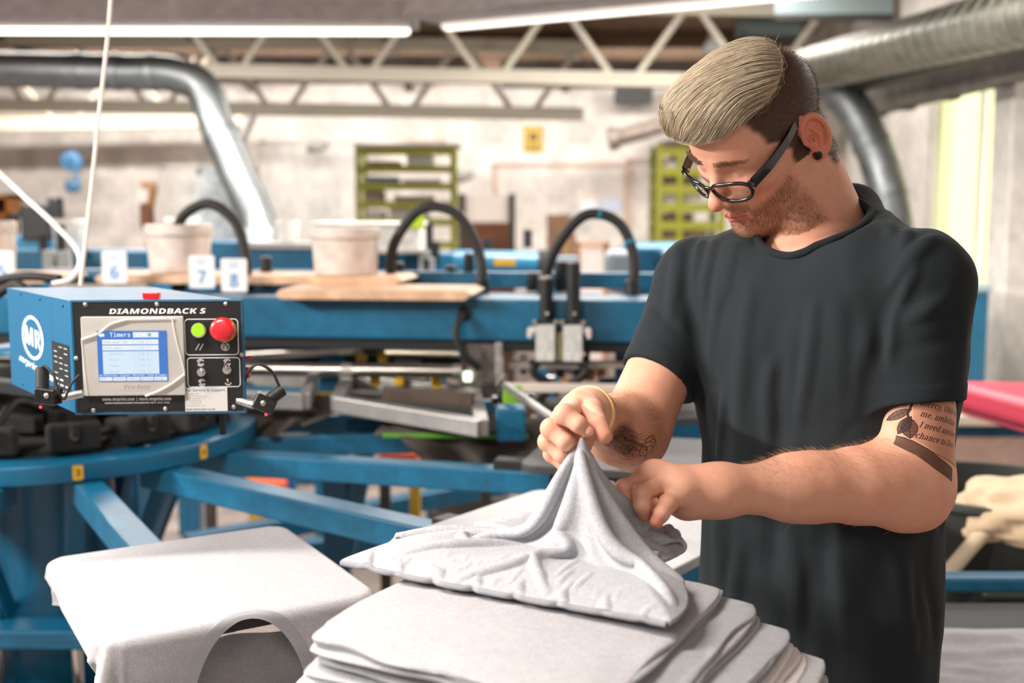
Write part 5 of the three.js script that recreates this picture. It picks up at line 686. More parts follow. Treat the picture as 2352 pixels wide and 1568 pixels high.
function headF(x, y, z) {
  const ax = Math.abs(x);
  let d = ell(x, y - .046, z + .008, .0755, .079, .097);
  d = smin(d, ell(x, y - .052, z - .042, .062, .046, .049), .03);
  d = smin(d, ell(x, y + .010, z - .032, .0605, .086, .064), .03);
  d = smin(d, ell(ax - .046, y + .004, z - .060, .020, .016, .020), .022);
  d = smin(d, cap(ax, y, z, .0505, -.056, .012, .016, -.0915, .073, .0185, .0145), .018);
  d = smin(d, ell(x, y + .0905, z - .0825, .021, .0175, .0165), .016);
  d = smin(d, ell(x, y + .050, z - .079, .029, .030, .0235), .018);
  d = smin(d, cap(ax, y, z, .045, .029, .070, .009, .0335, .0885, .0085, .0078), .012);
  d = smax(d, -sph(ax - .031, y - .0165, z - .1015, .0150), .011);
  d = smin(d, sph(ax - .0315, y - .0165, z - .0755, .0128), .004);                                    // lowered lids over the eyes
  d = smin(d, cap(0 + x, y, z, 0, .027, .0885, 0, -.017, .1135, .0068, .0098), .009);                 // nose ridge
  d = smin(d, ell(x, y + .0215, z - .1145, .0112, .0105, .0115), .006);
  d = smin(d, ell(ax - .0125, y + .0245, z - .1035, .0068, .0075, .0095), .006);
  d = smax(d, -ell(ax - .0065, y + .0335, z - .1075, .0033, .0035, .0055), .002);
  d = smin(d, cap(ax, y, z, .0225, -.0545, .0905, .004, -.0505, .1035, .0032, .0048), .005);          // lips
  d = smin(d, cap(ax, y, z, .0195, -.0575, .0900, .000, -.0605, .1015, .0034, .0058), .005);
  d = smax(d, -cap(ax, y, z, .0255, -.0560, .0925, 0, -.0555, .1075, .0010, .0013), .0025);
  d = smax(d, -ell(x, y + .072, z - .1035, .014, .0055, .006), .009);                                 // below the lip
  d = smax(d, -cap(ax, y, z, .0165, -.030, .102, .030, -.052, .0905, .001, .001), .007);              // nasolabial fold
  d = smin(d, cap(x, y, z, nT.x, nT.y, nT.z, nB.x, nB.y, nB.z, .0565, .074), .018);
  d = smin(d, cap(x, y, z, .046, -.02, -.03, nB.x + .02, nB.y + .03, nB.z + .055, .018, .016), .028);
  return smin(d, earF(ax, y, z), .004);
}
const fadeMask = (x, y, z) => {   // close-cropped hair at sides and back
  if (y > .135) return 1; const zl = y > .065 ? .054 + (y - .065) * .3 : y > .041 ? lerp(.049, .054, (y - .041) / .024) : y > .029 ? lerp(.026, .049, (y - .029) / .012) : y > -.022 ? lerp(.013, .024, (y + .022) / .051) : -.035;
  const front = sstep(.006, -.006, z - zl + .004 * noise(y * 160, x * 160)), low = y > -.022 ? 1 : sstep(-.075, -.055, y) * sstep(-.02, -.03, z); return front * low; };
const beardMask = (x, y, z) => { const ax = Math.abs(x); if (z < .002 || y < -.112) return 0; const line = sstep(.008, -.012, y - (-.016 - .36 * z)); const jaw = line * sstep(.016, .036, z); const mouth = (ax < .027 && y > -.0655 && y < -.048 && z > .088) ? .15 : 1; const must = ax < .03 && y > -.05 && y < -.033 && z > .088 ? .75 : 0; const soft = y > -.075 && ax < .02 && z > .09 ? .55 : 1; return Math.max(jaw * soft, must) * mouth * sstep(-.112, -.098, y); };
function headCol(x, y, z) {
  const ax = Math.abs(x); let c = SKIN; const n = noise(x * 90, y * 90, z * 90) * .5 + noise(x * 260, y * 260, z * 260) * .5;
  c = mix3(c, SKINR, clamp(.12 + .2 * n, 0, 1));
  c = mix3(c, SKINR, .75 * sstep(.022, .008, Math.hypot(x, y + .022, z - .114)));            // nose
  c = mix3(c, SKINR, .3 * sstep(.03, .01, Math.hypot(ax - .045, y + .012, z - .07)));
  if (ax > .069 && y < .04 && y > -.045 && earF(ax, y, z) < .0015) c = mix3(c, lin(212, 118, 96), .6);                  // ears
  if (ax < .024 && Math.abs(y + .0560) < .0085 && z > .088) c = mix3(c, lin(196, 104, 96), .75);   // lips
  c = mix3(c, lin(122, 84, 56), .40 * beardMask(x, y, z) * (.85 + .3 * n));
  c = mix3(c, lin(46, 37, 31), .92 * fadeMask(x, y, z) * (y < .04 && y > -.045 && earF(ax, y, z) < .0015 ? 0 : 1));
  return c;
}
let headG = colour(nets(headF, V(Math.min(-.1, nB.x - .09), Math.min(-.2, nB.y - .05), Math.min(-.125, nB.z - .09)), V(Math.max(.1, nB.x + .09), .14, .14), .0024), headCol).applyMatrix4(HEAD.m);

// ---- arms, trunk (under the shirt) and hands, in the room's frame ----
const chest = at(1868, 760, 1.52), belly = at(1880, 1150, 1.52), hips = V(belly.x, .93, belly.z);
const armPrims = [
  [SL, EL, .040, .0445, .02], [SL.clone().lerp(EL, .66).addScaledVector(Fd, .006), SL.clone().lerp(EL, .80).addScaledVector(Fd, .010), .0425, .0415, .02],
  [EL, EL.clone().lerp(WL, .30), .0425, .0415, .03], [EL.clone().lerp(WL, .22), EL.clone().lerp(WL, .62), .0415, .036, .03], [EL.clone().lerp(WL, .55), WL, .036, .026, .03], [at(2110, 1166, 1.385), at(2075, 1166, 1.365), .024, .024, .035],
  [SR, ER, .043, .042, .02], [SR.clone().lerp(ER, .55), SR.clone().lerp(ER, .85).add(V(-.004, 0, .006)), .041, .041, .02],
  [ER, ER.clone().lerp(WR, .35), .0425, .041, .03], [ER.clone().lerp(WR, .3), WR, .040, .0265, .03],
];
const shL = SL.clone().lerp(SR, .25), shR = SL.clone().lerp(SR, .75);
function bodyF(x, y, z) {
  let d = smin(cap(x, y, z, chest.x, chest.y + .05, chest.z, belly.x, belly.y - .1, belly.z, 0.085, .085), capV(x, y, z, shL, shR, .036, .036), .03);
  d = smin(d, capV(x, y, z, NB, NT, .074 * .95 - .0012, .0565 * .95 - .0012), .03);
  let a = 1, b = 1; for (let i = 0; i < armPrims.length; i++) { const p = armPrims[i], q = capV(x, y, z, p[0], p[1], p[2], p[3]); if (i < 6) a = smin(a, q, p[4]); else b = smin(b, q, p[4]); }
  return Math.min(smin(d, a, .03), smin(d, b, .03), handFar(x, y, z));
}
const handFar = () => 1;
// fingers: chains of joints with radii
const px = (x, y, D) => at(x, y, D);
const handR = { palm: [[WR, px(1330, 940, 1.285), .026, .020], [WR, px(1300, 968, 1.295), .025, .019], [WR, px(1300, 1000, 1.305), .024, .018], [px(1330, 940, 1.285), px(1300, 1005, 1.30), .017, .016], [px(1345, 965, 1.29), px(1325, 1030, 1.285), .018, .016]],
  fingers: [
    [[px(1327, 938, 1.275), .0115], [px(1296, 951, 1.222), .0108], [px(1329, 974, 1.212), .0092], [px(1348, 989, 1.212), .0078]],
    [[px(1303, 955, 1.292), .0110], [px(1265, 984, 1.232), .0104], [px(1298, 1014, 1.221), .0096], [px(1322, 1024, 1.232), .0082]],
    [[px(1292, 980, 1.298), .0106], [px(1258, 1014, 1.243), .0100], [px(1291, 1044, 1.233), .0094], [px(1317, 1047, 1.243), .0082]],
    [[px(1292, 1003, 1.302), .0098], [px(1268, 1042, 1.258), .0090], [px(1298, 1068, 1.248), .0084], [px(1320, 1066, 1.256), .0074]],
    [[px(1350, 938, 1.285), .0150], [px(1362, 942, 1.252), .0112], [px(1374, 971, 1.225), .0098], [px(1388, 1000, 1.214), .0094]],
  ] };
const handL = { palm: [[WL, px(1520, 1095, 1.285), .0255, .0165], [WL, px(1545, 1108, 1.265), .024, .017], [WL, px(1566, 1130, 1.25), .023, .017], [px(1500, 1084, 1.295), px(1565, 1122, 1.252), .0145, .0150], [px(1590, 1150, 1.265), px(1550, 1140, 1.275), .018, .018], [WL, px(1575, 1160, 1.27), .022, .016]],
  fingers: [
    [[px(1494, 1084, 1.300), .0108], [px(1424, 1132, 1.292), .0098], [px(1422, 1166, 1.285), .0088], [px(1437, 1188, 1.282), .0080]],
    [[px(1514, 1088, 1.288), .0112], [px(1434, 1122, 1.258), .0104], [px(1436, 1150, 1.252), .0098], [px(1446, 1172, 1.256), .0086]],
    [[px(1543, 1104, 1.268), .0110], [px(1474, 1131, 1.238), .0102], [px(1474, 1160, 1.232), .0096], [px(1480, 1180, 1.236), .0084]],
    [[px(1566, 1126, 1.252), .0106], [px(1534, 1156, 1.232), .0098], [px(1519, 1180, 1.226), .0090], [px(1508, 1198, 1.224), .0078]],
    [[px(1560, 1145, 1.29), .0150], [px(1510, 1158, 1.296), .0112], [px(1468, 1170, 1.284), .0100], [px(1448, 1186, 1.274), .0088]],
  ] };
function handField(h, arm) {
  return (x, y, z) => {
    let d = 1; for (const [a, b, r, s] of h.palm) d = smin(d, capV(x, y, z, a, b, r, s), .014);
    let ar = 1; for (const [a, b, r, s] of arm) ar = smin(ar, capV(x, y, z, a, b, r, s), .03); d = smin(d, ar, .02);
    let fm = 1; h.fingers.forEach((c, i) => { let f = 1; for (let k = 0; k < 3; k++) f = smin(f, capV(x, y, z, c[k][0], c[k + 1][0], c[k][1], c[k + 1][1]), .003); f = smin(f, sph(x - c[1][0].x, y - c[1][0].y, z - c[1][0].z, c[1][1] * 1.06), .004); d = smin(d, capV(x, y, z, c[0][0], c[0][0].clone().lerp(c[1][0], .3), c[0][1], c[0][1]), .008); fm = Math.min(fm, f); });
    return smin(d, fm, .0035);
  };
}
const hR = handField(handR, armPrims.slice(8)), hL = handField(handL, armPrims.slice(2, 5));
function boxOf(h, pad) { const b = new THREE.Box3(); for (const [a, c] of h.palm) { b.expandByPoint(a); b.expandByPoint(c); } for (const c of h.fingers) for (const [p] of c) b.expandByPoint(p); return b.expandByPoint(h.reach).expandByScalar(pad); }
function handCol(h, tips) { return (x, y, z) => { let c = mix3(skinBase(x, y, z), SKINP, .5 * sstep(.02, .07, Math.hypot(x - h.palm[0][0].x, y - h.palm[0][0].y, z - h.palm[0][0].z))); let r = 0; for (const f of h.fingers) { r = Math.max(r, sstep(.016, .006, Math.hypot(x - f[1][0].x, y - f[1][0].y, z - f[1][0].z)) * .55, sstep(.016, .006, Math.hypot(x - f[3][0].x, y - f[3][0].y, z - f[3][0].z)) * .8, sstep(.016, .006, Math.hypot(x - f[0][0].x, y - f[0][0].y, z - f[0][0].z)) * .25); } return mix3(c, SKINR, r); }; }
handR.reach = ER.clone().lerp(WR, .74); handL.reach = EL.clone().lerp(WL, .80);
const boxRH = boxOf(handR, .03), boxLH = boxOf(handL, .03);
let handRG = colour(nets(hR, boxRH.min, boxRH.max, .0016), handCol(handR)), handLG = colour(nets(hL, boxLH.min, boxLH.max, .0016), handCol(handL));
const bb = new THREE.Box3().setFromPoints([SL, SR, EL, WL, ER, WR, NB, NT, hips]).expandByScalar(.09);
const insideHand = (p) => Math.min(boxRH.distanceToPoint(p), boxLH.distanceToPoint(p));
let bodyG = colour(nets(bodyF, bb.min, bb.max, .005), (x, y, z) => { let c = skinBase(x, y, z); c = mix3(c, SKINR, .35 * sstep(.06, .02, Math.hypot(x - EL.x, y - EL.y + .04, z - EL.z))); return c; });
// uv: ink on the left upper arm and the right forearm, plain skin elsewhere
function inkUV(g) {
  g = g.toNonIndexed(); const p = g.attributes.position, uv = new Float32Array(p.count * 2), T = [[SL, EL, .40, 1.02, 0], [ER, WR, -.35, .95, 1]].map(([a, b, t0, t1, k]) => { const A = b.clone().sub(a), L = A.length(); A.normalize(); const toC = V(0, EYE, 0).sub(a); const N = toC.addScaledVector(A, -toC.dot(A)).normalize(), S = N.clone().cross(A); return { a, A, L, N, S, t0, t1, k }; });
  const P = [V(), V(), V()]; const q = V();
  for (let i = 0; i < p.count; i += 3) {
    let hit = null; const r = [];
    for (const t of T) { let ok = true; const rr = []; for (let j = 0; j < 3; j++) { q.set(p.getX(i + j), p.getY(i + j), p.getZ(i + j)).sub(t.a); const s = q.dot(t.A) / t.L, w = Math.atan2(q.dot(t.S), q.dot(t.N)), rad = q.addScaledVector(t.A, -s * t.L).length(); if (s < t.t0 || s > t.t1 || rad > .075 || Math.abs(w) > 1.9) { ok = false; break; } rr.push([(w / 3.8 + .5), (s - t.t0) / (t.t1 - t.t0)]); } if (ok) { hit = t; r.push(...rr); break; } }
    for (let j = 0; j < 3; j++) { uv[2 * (i + j)] = hit ? (hit.k * .5 + r[j][0] * .496 + .002) : .004; uv[2 * (i + j) + 1] = hit ? 1 - (.012 + r[j][1] * .985) : .999; }
  }
  g.setAttribute('uv', new THREE.BufferAttribute(uv, 2)); return g;
}
const inkT = canvasTex(2048, 1024, (g, w, h) => {
  g.fillStyle = '#ffffff'; g.fillRect(0, 0, w, h);
  const W = 1024, ink = 'rgba(48,50,52,.88)';
  // upper arm: photograph x -> angle, y -> length
  const X = x => (-Math.asin(clamp((x - 2106) / 96, -.99, .99)) / 3.8 * -1 + .5) * W, Y = y => clamp((y - 830) / (1119 - 830), 0, 1) * h;
  g.strokeStyle = g.fillStyle = ink; g.lineCap = 'round';
  const line = (pts, lw) => { g.lineWidth = lw; g.beginPath(); pts.forEach(([x, y], i) => i ? g.lineTo(X(x), Y(y)) : g.moveTo(X(x), Y(y))); g.stroke(); };
  const leaf = (x0, y0, x1, y1, wd) => { const a = [X(x0), Y(y0)], b = [X(x1), Y(y1)], nx_ = -(b[1] - a[1]) * wd, ny_ = (b[0] - a[0]) * wd, m = [(a[0] + b[0]) / 2, (a[1] + b[1]) / 2]; g.fillStyle = 'rgba(70,70,72,.75)'; g.beginPath(); g.moveTo(...a); g.quadraticCurveTo(m[0] + nx_, m[1] + ny_, ...b); g.quadraticCurveTo(m[0] - nx_, m[1] - ny_, ...a); g.fill(); g.lineWidth = 5; g.stroke(); g.beginPath(); g.moveTo(...a); g.lineTo(...b); g.stroke(); for (let i = 1; i < 6; i++) { const t = i / 6, c = [lerp(a[0], b[0], t), lerp(a[1], b[1], t)]; g.lineWidth = 3; g.beginPath(); g.moveTo(c[0] - nx_ * .4, c[1] - ny_ * .4); g.lineTo(...c); g.lineTo(c[0] + nx_ * .4, c[1] + ny_ * .4); g.stroke(); } g.fillStyle = ink; };
  g.lineWidth = 12; g.beginPath(); for (let i = 0; i <= 60; i++) { const a = i / 60 * 9.5 + 1, r = 4 + i / 60 * 24; const x = X(2080) + Math.cos(a) * r * 1.0, y = Y(923) + Math.sin(a) * r * 1.5; i ? g.lineTo(x, y) : g.moveTo(x, y); } g.stroke();
  line([[2098, 880], [2102, 905], [2096, 930], [2088, 950], [2092, 968]], 16); line([[2084, 880], [2090, 900], [2098, 915]], 9);
  leaf(2096, 940, 2043, 968, .32); leaf(2090, 958, 2096, 1004, .62); leaf(2096, 956, 2070, 996, .45);
  g.fillStyle = 'rgba(60,58,58,.7)'; g.beginPath(); [[2067, 1000], [2085, 1002], [2120, 1018], [2160, 1042], [2190, 1066], [2188, 1096], [2150, 1068], [2110, 1040], [2066, 1018]].forEach(([x, y], i) => i ? g.lineTo(X(x), Y(y)) : g.moveTo(X(x), Y(y))); g.fill(); line([[2067, 1000], [2100, 1008], [2150, 1034], [2200, 1066]], 6);
  g.fillStyle = 'rgba(120,84,62,.20)'; g.beginPath(); [[2100, 880], [2216, 880], [2216, 1070], [2150, 1030], [2100, 1003]].forEach(([x, y], i) => i ? g.lineTo(X(x), Y(y)) : g.moveTo(X(x), Y(y))); g.fill();
  g.fillStyle = ink; g.font = 'italic bold 64px serif'; [['Destiny on it', 2116, 905], ['mercy, Oblivion', 2113, 930], ['me, ambition', 2113, 954], ['I need another', 2112, 978], ['chance to live', 2104, 1001]].forEach(([t, x, y]) => { g.save(); g.translate(X(x), Y(y)); g.rotate(.24); g.scale(.7, 1); g.fillText(t, 0, 0, 560); g.restore(); });
  // forearm: dark brush-like rose
  const O = 1024, rn = rngOf(77), tx = O + 600, ty = 830;
  for (let i = 0; i < 26; i++) { const a = rn() * 6.28, r = Math.sqrt(rn()); g.fillStyle = `rgba(62,66,64,${.08 + rn() * .08})`; g.beginPath(); g.ellipse(tx + Math.cos(a) * r * 120, ty + Math.sin(a) * r * 170, 40 + rn() * 60, 60 + rn() * 80, rn() * 3, 0, 7); g.fill(); }
  for (let i = 0; i < 200; i++) { const a = rn() * 6.28, r = Math.sqrt(rn()), x = tx + Math.cos(a) * r * 150, y = ty + Math.sin(a) * r * 230 - 60; g.strokeStyle = rn() < .72 ? `rgba(46,50,50,${.14 + rn() * .26})` : `rgba(214,170,146,${.3 + rn() * .3})`; g.lineWidth = 3 + rn() * 7; g.beginPath(); g.moveTo(x, y); g.quadraticCurveTo(x + 14 + rn() * 20, y + 26, x + rn() * 30 - 8, y + 44 + rn() * 50); g.stroke(); }
  for (let i = 0; i < 7; i++) { g.strokeStyle = 'rgba(45,47,47,.55)'; g.lineWidth = 6; g.beginPath(); g.ellipse(tx + (rn() - .5) * 160, ty - 260 + (rn() - .5) * 160, 50 + rn() * 40, 60 + rn() * 50, rn() * 3, 0, 3.8); g.stroke(); }
});
// fingernails sit in the skin
const nail = (tip, prev, n, r) => { const d = tip.clone().sub(prev).normalize(); const g = new THREE.SphereGeometry(1, 16, 10).scale(r * .62, r * .75, r * .3); const z = n.clone().addScaledVector(d, -n.dot(d)).normalize(), x = d.clone().cross(z); return g.applyMatrix4(new THREE.Matrix4().makeBasis(x, d, z).setPosition(tip.clone().addScaledVector(z, r * .82).addScaledVector(d, r * .15))); };
bodyG = inkUV(bodyG); headG = inkUV(headG); handRG = inkUV(handRG); handLG = inkUV(handLG);
for (const g of [headG, handRG, handLG]) { const u = g.attributes.uv; if (g === headG) for (let i = 0; i < u.count; i++) u.setXY(i, .004, .999); }
{ // keep the finer hand meshes where they overlap the body mesh
  const p = bodyG.attributes.position, keep = []; for (let i = 0; i < p.count; i += 3) { const c = V(p.getX(i), p.getY(i), p.getZ(i)); const inR = c.clone().sub(ER).dot(WR.clone().sub(ER)) / WR.clone().sub(ER).lengthSq() > .8 && c.distanceTo(WR) < .1, inL = c.clone().sub(EL).dot(WL.clone().sub(EL)) / WL.clone().sub(EL).lengthSq() > .86 && c.distanceTo(WL) < .1; if (!inR && !inL) keep.push(i, i + 1, i + 2); }
  const ng = new THREE.BufferGeometry(); for (const k of ['position', 'normal', 'uv', 'color']) { const a = bodyG.attributes[k], s = a.itemSize, f = new Float32Array(keep.length * s); keep.forEach((i, j) => { for (let c = 0; c < s; c++) f[j * s + c] = a.array[i * s + c]; }); ng.setAttribute(k, new THREE.BufferAttribute(f, s)); } bodyG = ng;
}
const skinM = phys('#ffffff', .52, 0, { vertexColors: true, map: inkT, sheen: .25, sheenRoughness: .5, sheenColor: new THREE.Color('#ffb9a0'), specularIntensity: .45 });
const wholeBody = mergeGeometries([bodyG, headG, handRG, handLG]).translate(-ORG.x, -ORG.y, -ORG.z);
mesh('body', wholeBody, skinM, person);
const local = g => g.translate(-ORG.x, -ORG.y, -ORG.z);
{
  const f = handR.fingers, cam = V(0, EYE, 0); const nm = phys('#e3a793', .3, 0, { clearcoat: .3 });
  mesh('fingernail', local(nail(f[0][3][0], f[0][2][0], V(.3, .25, 1), .0078)), nm, person);
}

// ---- hair: strands grown along flow lines ----
function strandGeo(list, sides = 3) {   // list of {pts:[Vector3], r, c:[r,g,b]}
  let nv = 0, ni = 0; for (const s of list) { nv += s.pts.length * sides; ni += (s.pts.length - 1) * sides * 6; }
  const pos = new Float32Array(nv * 3), nor = new Float32Array(nv * 3), col = new Float32Array(nv * 3), idx = new Uint32Array(ni); let v = 0, o = 0; const d = V(), u = V(), w = V();
  for (const s of list) { const n = s.pts.length, b = v; for (let i = 0; i < n; i++) { d.copy(s.pts[Math.min(i + 1, n - 1)]).sub(s.pts[Math.max(i - 1, 0)]).normalize(); u.set(.31, .87, .38).cross(d).normalize(); w.copy(d).cross(u); const t = i / (n - 1), r = s.r * (t > .6 ? 1 - (t - .6) / .4 * .8 : 1), sh = s.c2 ? mix3(s.c, s.c2, t) : s.c; for (let k = 0; k < sides; k++) { const a = k / sides * 6.2832, cx = Math.cos(a), sx = Math.sin(a); nor[3 * v] = u.x * cx + w.x * sx; nor[3 * v + 1] = u.y * cx + w.y * sx; nor[3 * v + 2] = u.z * cx + w.z * sx; pos[3 * v] = s.pts[i].x + nor[3 * v] * r; pos[3 * v + 1] = s.pts[i].y + nor[3 * v + 1] * r; pos[3 * v + 2] = s.pts[i].z + nor[3 * v + 2] * r; col.set(sh, 3 * v); v++; } }
    for (let i = 0; i < n - 1; i++) for (let k = 0; k < sides; k++) { const a = b + i * sides + k, c = b + i * sides + (k + 1) % sides; idx[o++] = a; idx[o++] = c; idx[o++] = a + sides; idx[o++] = c; idx[o++] = c + sides; idx[o++] = a + sides; } }
  const g = new THREE.BufferGeometry(); g.setAttribute('position', new THREE.BufferAttribute(pos, 3)); g.setAttribute('normal', new THREE.BufferAttribute(nor, 3)); g.setAttribute('color', new THREE.BufferAttribute(col, 3)); g.setIndex(new THREE.BufferAttribute(idx, 1)); return g;
}
const partH = z => .094 - .27 * z;   // height of the parting on his left
function hairF(x, y, z) {
  let d = smin(ell(x + .002, y - .074, z - .006, .0770, .0655, .0960), ell(x + .014, y - .100, z - .051, .060, .031, .049), .022);
  d = smin(d, ell(x + .022, y - .098, z - .080, .040, .017, .025), .02);
  const cut = x > .0 ? partH(Math.max(z, -.06)) - y + .010 * sstep(.03, 0, x) : .084 - .1 * z - y;
  d = smax(d, cut * .95, .006);
  d = smax(d, (.0865 - y - .12 * Math.max(0, z - .08)) + Math.max(0, .02 - z) * .0, .006);
  d = smax(d, -(z + .074) * .9 - .0 + (y - .12) * -.4, .012);
  return d;
}
const gradH = (f, p) => { const e = .0008, d = f(p.x, p.y, p.z); return V((f(p.x + e, p.y, p.z) - d) / e, (f(p.x, p.y + e, p.z) - d) / e, (f(p.x, p.y, p.z + e) - d) / e); };
const hairM = phys('#ffffff', .42, 0, { vertexColors: true, specularIntensity: .6, sheen: .3, sheenColor: new THREE.Color('#fff0d0') });
{
  const hc = (x, y, z) => { const n = .5 + .5 * noise(x * 70 + z * 10, y * 60, z * 14); return mix3(lin(112, 86, 60), lin(184, 156, 116), n * .8); };
  const g = colour(nets(hairF, V(-.1, .05, -.11), V(.1, .16, .145), .0024), hc);
  mesh('hair_cap', local(g.clone().applyMatrix4(HEAD.m)), hairM, person).userData.label = 'short fair hair brushed forward';
  const rn = rngOf(21), P = g.attributes.position, list = [], q = V();
  for (let s = 0; s < 13000; s++) {
    const i = (rn() * P.count) | 0; const p = V(P.getX(i), P.getY(i), P.getZ(i)); if (p.y < partH(p.z) - .03 && p.z < .0) continue;
    const pts = [], n = 11, step = .0052 + rn() * .0032, off = .0004 + Math.pow(rn(), 2) * .0045, clump = noise(p.x * 55, p.y * 55, 4) * .5;
    let ok = true; for (let k = 0; k < n; k++) {
      const gr = gradH(hairF, p).normalize(); const d = hairF(p.x, p.y, p.z); p.addScaledVector(gr, off * (1 + .5 * Math.sin(k * .35 + clump * 6)) - d);
      pts.push(fromHead(p.x, p.y, p.z)); const fw = sstep(.02, .10, p.z); q.set(-.80 - .22 * clump + .30 * fw, -.05 - .6 * fw, 1).addScaledVector(V(noise(p.x * 60, p.y * 60, p.z * 20), noise(p.z * 30, p.x * 60, 7), 0), .13); q.addScaledVector(gr, -q.dot(gr)).normalize(); p.addScaledVector(q, step);
      if (p.y < .0775 || p.z > .134) { if (k < 3) ok = false; break; }
    }
    if (!ok || pts.length < 4) continue; const t = rn(), L = mix3(lin(186, 160, 122), lin(250, 240, 218), .15 + .85 * t); list.push({ pts, r: .00014 + rn() * .00014, c: mix3(L, lin(96, 72, 50), .62), c2: L });
  }
  for (let s = 0; s < 16; s++) { // stray hairs at the crown and front
    const front = s < 9, p = front ? V(-.05 + rn() * .08, .085 + rn() * .025, .105 + rn() * .02) : V(-.01 + rn() * .06, .115 + rn() * .012, -.05 - rn() * .025); const d0 = hairF(p.x, p.y, p.z), gr = gradH(hairF, p).normalize(); p.addScaledVector(gr, -d0 - .001); const dir = gr.clone().addScaledVector(V(rn() - .5, rn() - .2, rn() - .5), .9).normalize(), L = .008 + rn() * .012; const pts = [0, 1, 2, 3].map(k => { const r = p.clone().addScaledVector(dir, L * k / 3); r.y += -.002 * k * k / 9; return fromHead(r.x, r.y, r.z); }); list.push({ pts, r: .0002, c: lin(200, 170, 120) });
  }
  mesh('hair_strands', local(strandGeo(list)), hairM, person);
}
// short hairs scattered on the skin: sides of the head, beard, brows, forearms
function scatter(g, count, seed, mask, make) {
  const p = g.attributes.position, nI = g.index ? g.index.count : p.count, get = i => g.index ? g.index.getX(i) : i, rn = rngOf(seed), out = []; const cum = new Float64Array(nI / 3); let tot = 0; const a = V(), b = V(), c = V(), m = V();
  for (let t = 0; t < nI / 3; t++) { a.fromBufferAttribute(p, get(3 * t)); b.fromBufferAttribute(p, get(3 * t + 1)); c.fromBufferAttribute(p, get(3 * t + 2)); m.copy(a).add(b).add(c).divideScalar(3); const ar = b.clone().sub(a).cross(c.clone().sub(a)).length(); const w = mask(m); tot += ar * w; cum[t] = tot; }
  for (let s = 0; s < count; s++) { const r = rn() * tot; let lo = 0, hi = cum.length - 1; while (lo < hi) { const md = lo + hi >> 1; cum[md] < r ? lo = md + 1 : hi = md; } const t = lo; a.fromBufferAttribute(p, get(3 * t)); b.fromBufferAttribute(p, get(3 * t + 1)); c.fromBufferAttribute(p, get(3 * t + 2)); let u = rn(), v = rn(); if (u + v > 1) { u = 1 - u; v = 1 - v; } const n = b.clone().sub(a).cross(c.clone().sub(a)).normalize(); out.push(make(a.clone().multiplyScalar(1 - u - v).addScaledVector(b, u).addScaledVector(c, v), n, rn)); }
  return out;
}
const hairs = (p, dir, L, r, c, bend) => ({ pts: [p, p.clone().addScaledVector(dir, L * .5).addScaledVector(bend, L * .1), p.clone().addScaledVector(dir, L).addScaledVector(bend, L * .35)], r, c });
const dirH = (x, y, z) => V(x, y, z).transformDirection(HEAD.m), h3 = new THREE.Vector3();
{
  const inH = p => h3.copy(p).applyMatrix4(HEAD.inv);
  const side = scatter(headG, 9000, 31, p => { const h = inH(p); if (earF(Math.abs(h.x), h.y, h.z) < .002) return 0; return fadeMask(h.x, h.y, h.z) > .4 ? 1 : 0; }, (p, n, rn) => hairs(p, n.clone().multiplyScalar(.7).addScaledVector(dirH(0, -.4, -.6), .8).normalize(), .0024 + rn() * .0022, .00009, mix3(lin(42, 33, 27), lin(92, 74, 58), rn() * .6), n));
  mesh('cropped_side_hair', local(strandGeo(side)), hairM, person).userData.label = 'closely cropped brown hair at the side';
  const beard = scatter(headG, 6500, 32, p => { const h = inH(p); return Math.pow(beardMask(h.x, h.y, h.z), 1.4); }, (p, n, rn) => { return hairs(p, n.clone().multiplyScalar(.6).addScaledVector(dirH(0, -.8, .25), .7).normalize(), .0016 + rn() * .0026, .00009, mix3(lin(78, 52, 34), lin(158, 108, 68), rn()), n); });
  mesh('beard', local(strandGeo(beard)), hairM, person).userData.label = 'short ginger brown stubble';
  const brow = scatter(headG, 760, 33, p => { const h = inH(p), ax = Math.abs(h.x), yy = .0375 - .12 * Math.max(0, ax - .03); return h.z > .05 && ax > .009 && ax < .054 && Math.abs(h.y - yy) < .0044 * (1.05 - Math.pow((ax - .026) / .028, 2) * .75) ? 1 : 0; }, (p, n, rn) => { const s = Math.sign(inH(p).x); return hairs(p, n.clone().multiplyScalar(.35).addScaledVector(dirH(s, .25, -.2), 1).normalize(), .005 + rn() * .003, .00012, mix3(lin(78, 54, 38), lin(128, 94, 64), rn()), n); });
  mesh('eyebrows', local(strandGeo(brow)), hairM, person);
  const nearSeg = (p, a, b) => { const d = b.clone().sub(a); const t = clamp(p.clone().sub(a).dot(d) / d.lengthSq(), -.2, 1.2); return { t, q: a.clone().addScaledVector(d, t) }; };
  const arm = scatter(bodyG, 1900, 34, p => { const l = nearSeg(p, EL, WL), r = nearSeg(p, ER, WR); const dl = p.distanceTo(l.q), dr = p.distanceTo(r.q); if (dl < .06 && l.t > .1) return (p.y - l.q.y) > .012 ? 1 : (p.y - l.q.y > -.01 ? .12 : .02); if (dr < .06 && r.t > .2) return (p.y - r.q.y) > .0 ? 1.1 : .2; return 0; }, (p, n, rn) => { const left = p.distanceTo(EL) < .3 && p.x > WL.x; const ax = left ? WL.clone().sub(EL).normalize() : WR.clone().sub(ER).normalize(); return hairs(p, n.clone().multiplyScalar(.55).addScaledVector(ax, .7).addScaledVector(V(rn() - .5, rn() - .5, rn() - .5), .8).normalize(), .005 + rn() * .006, .00010, mix3(lin(190, 142, 92), lin(232, 196, 146), rn()), ax); });
  mesh('forearm_hair', local(strandGeo(arm)), hairM, person);
}

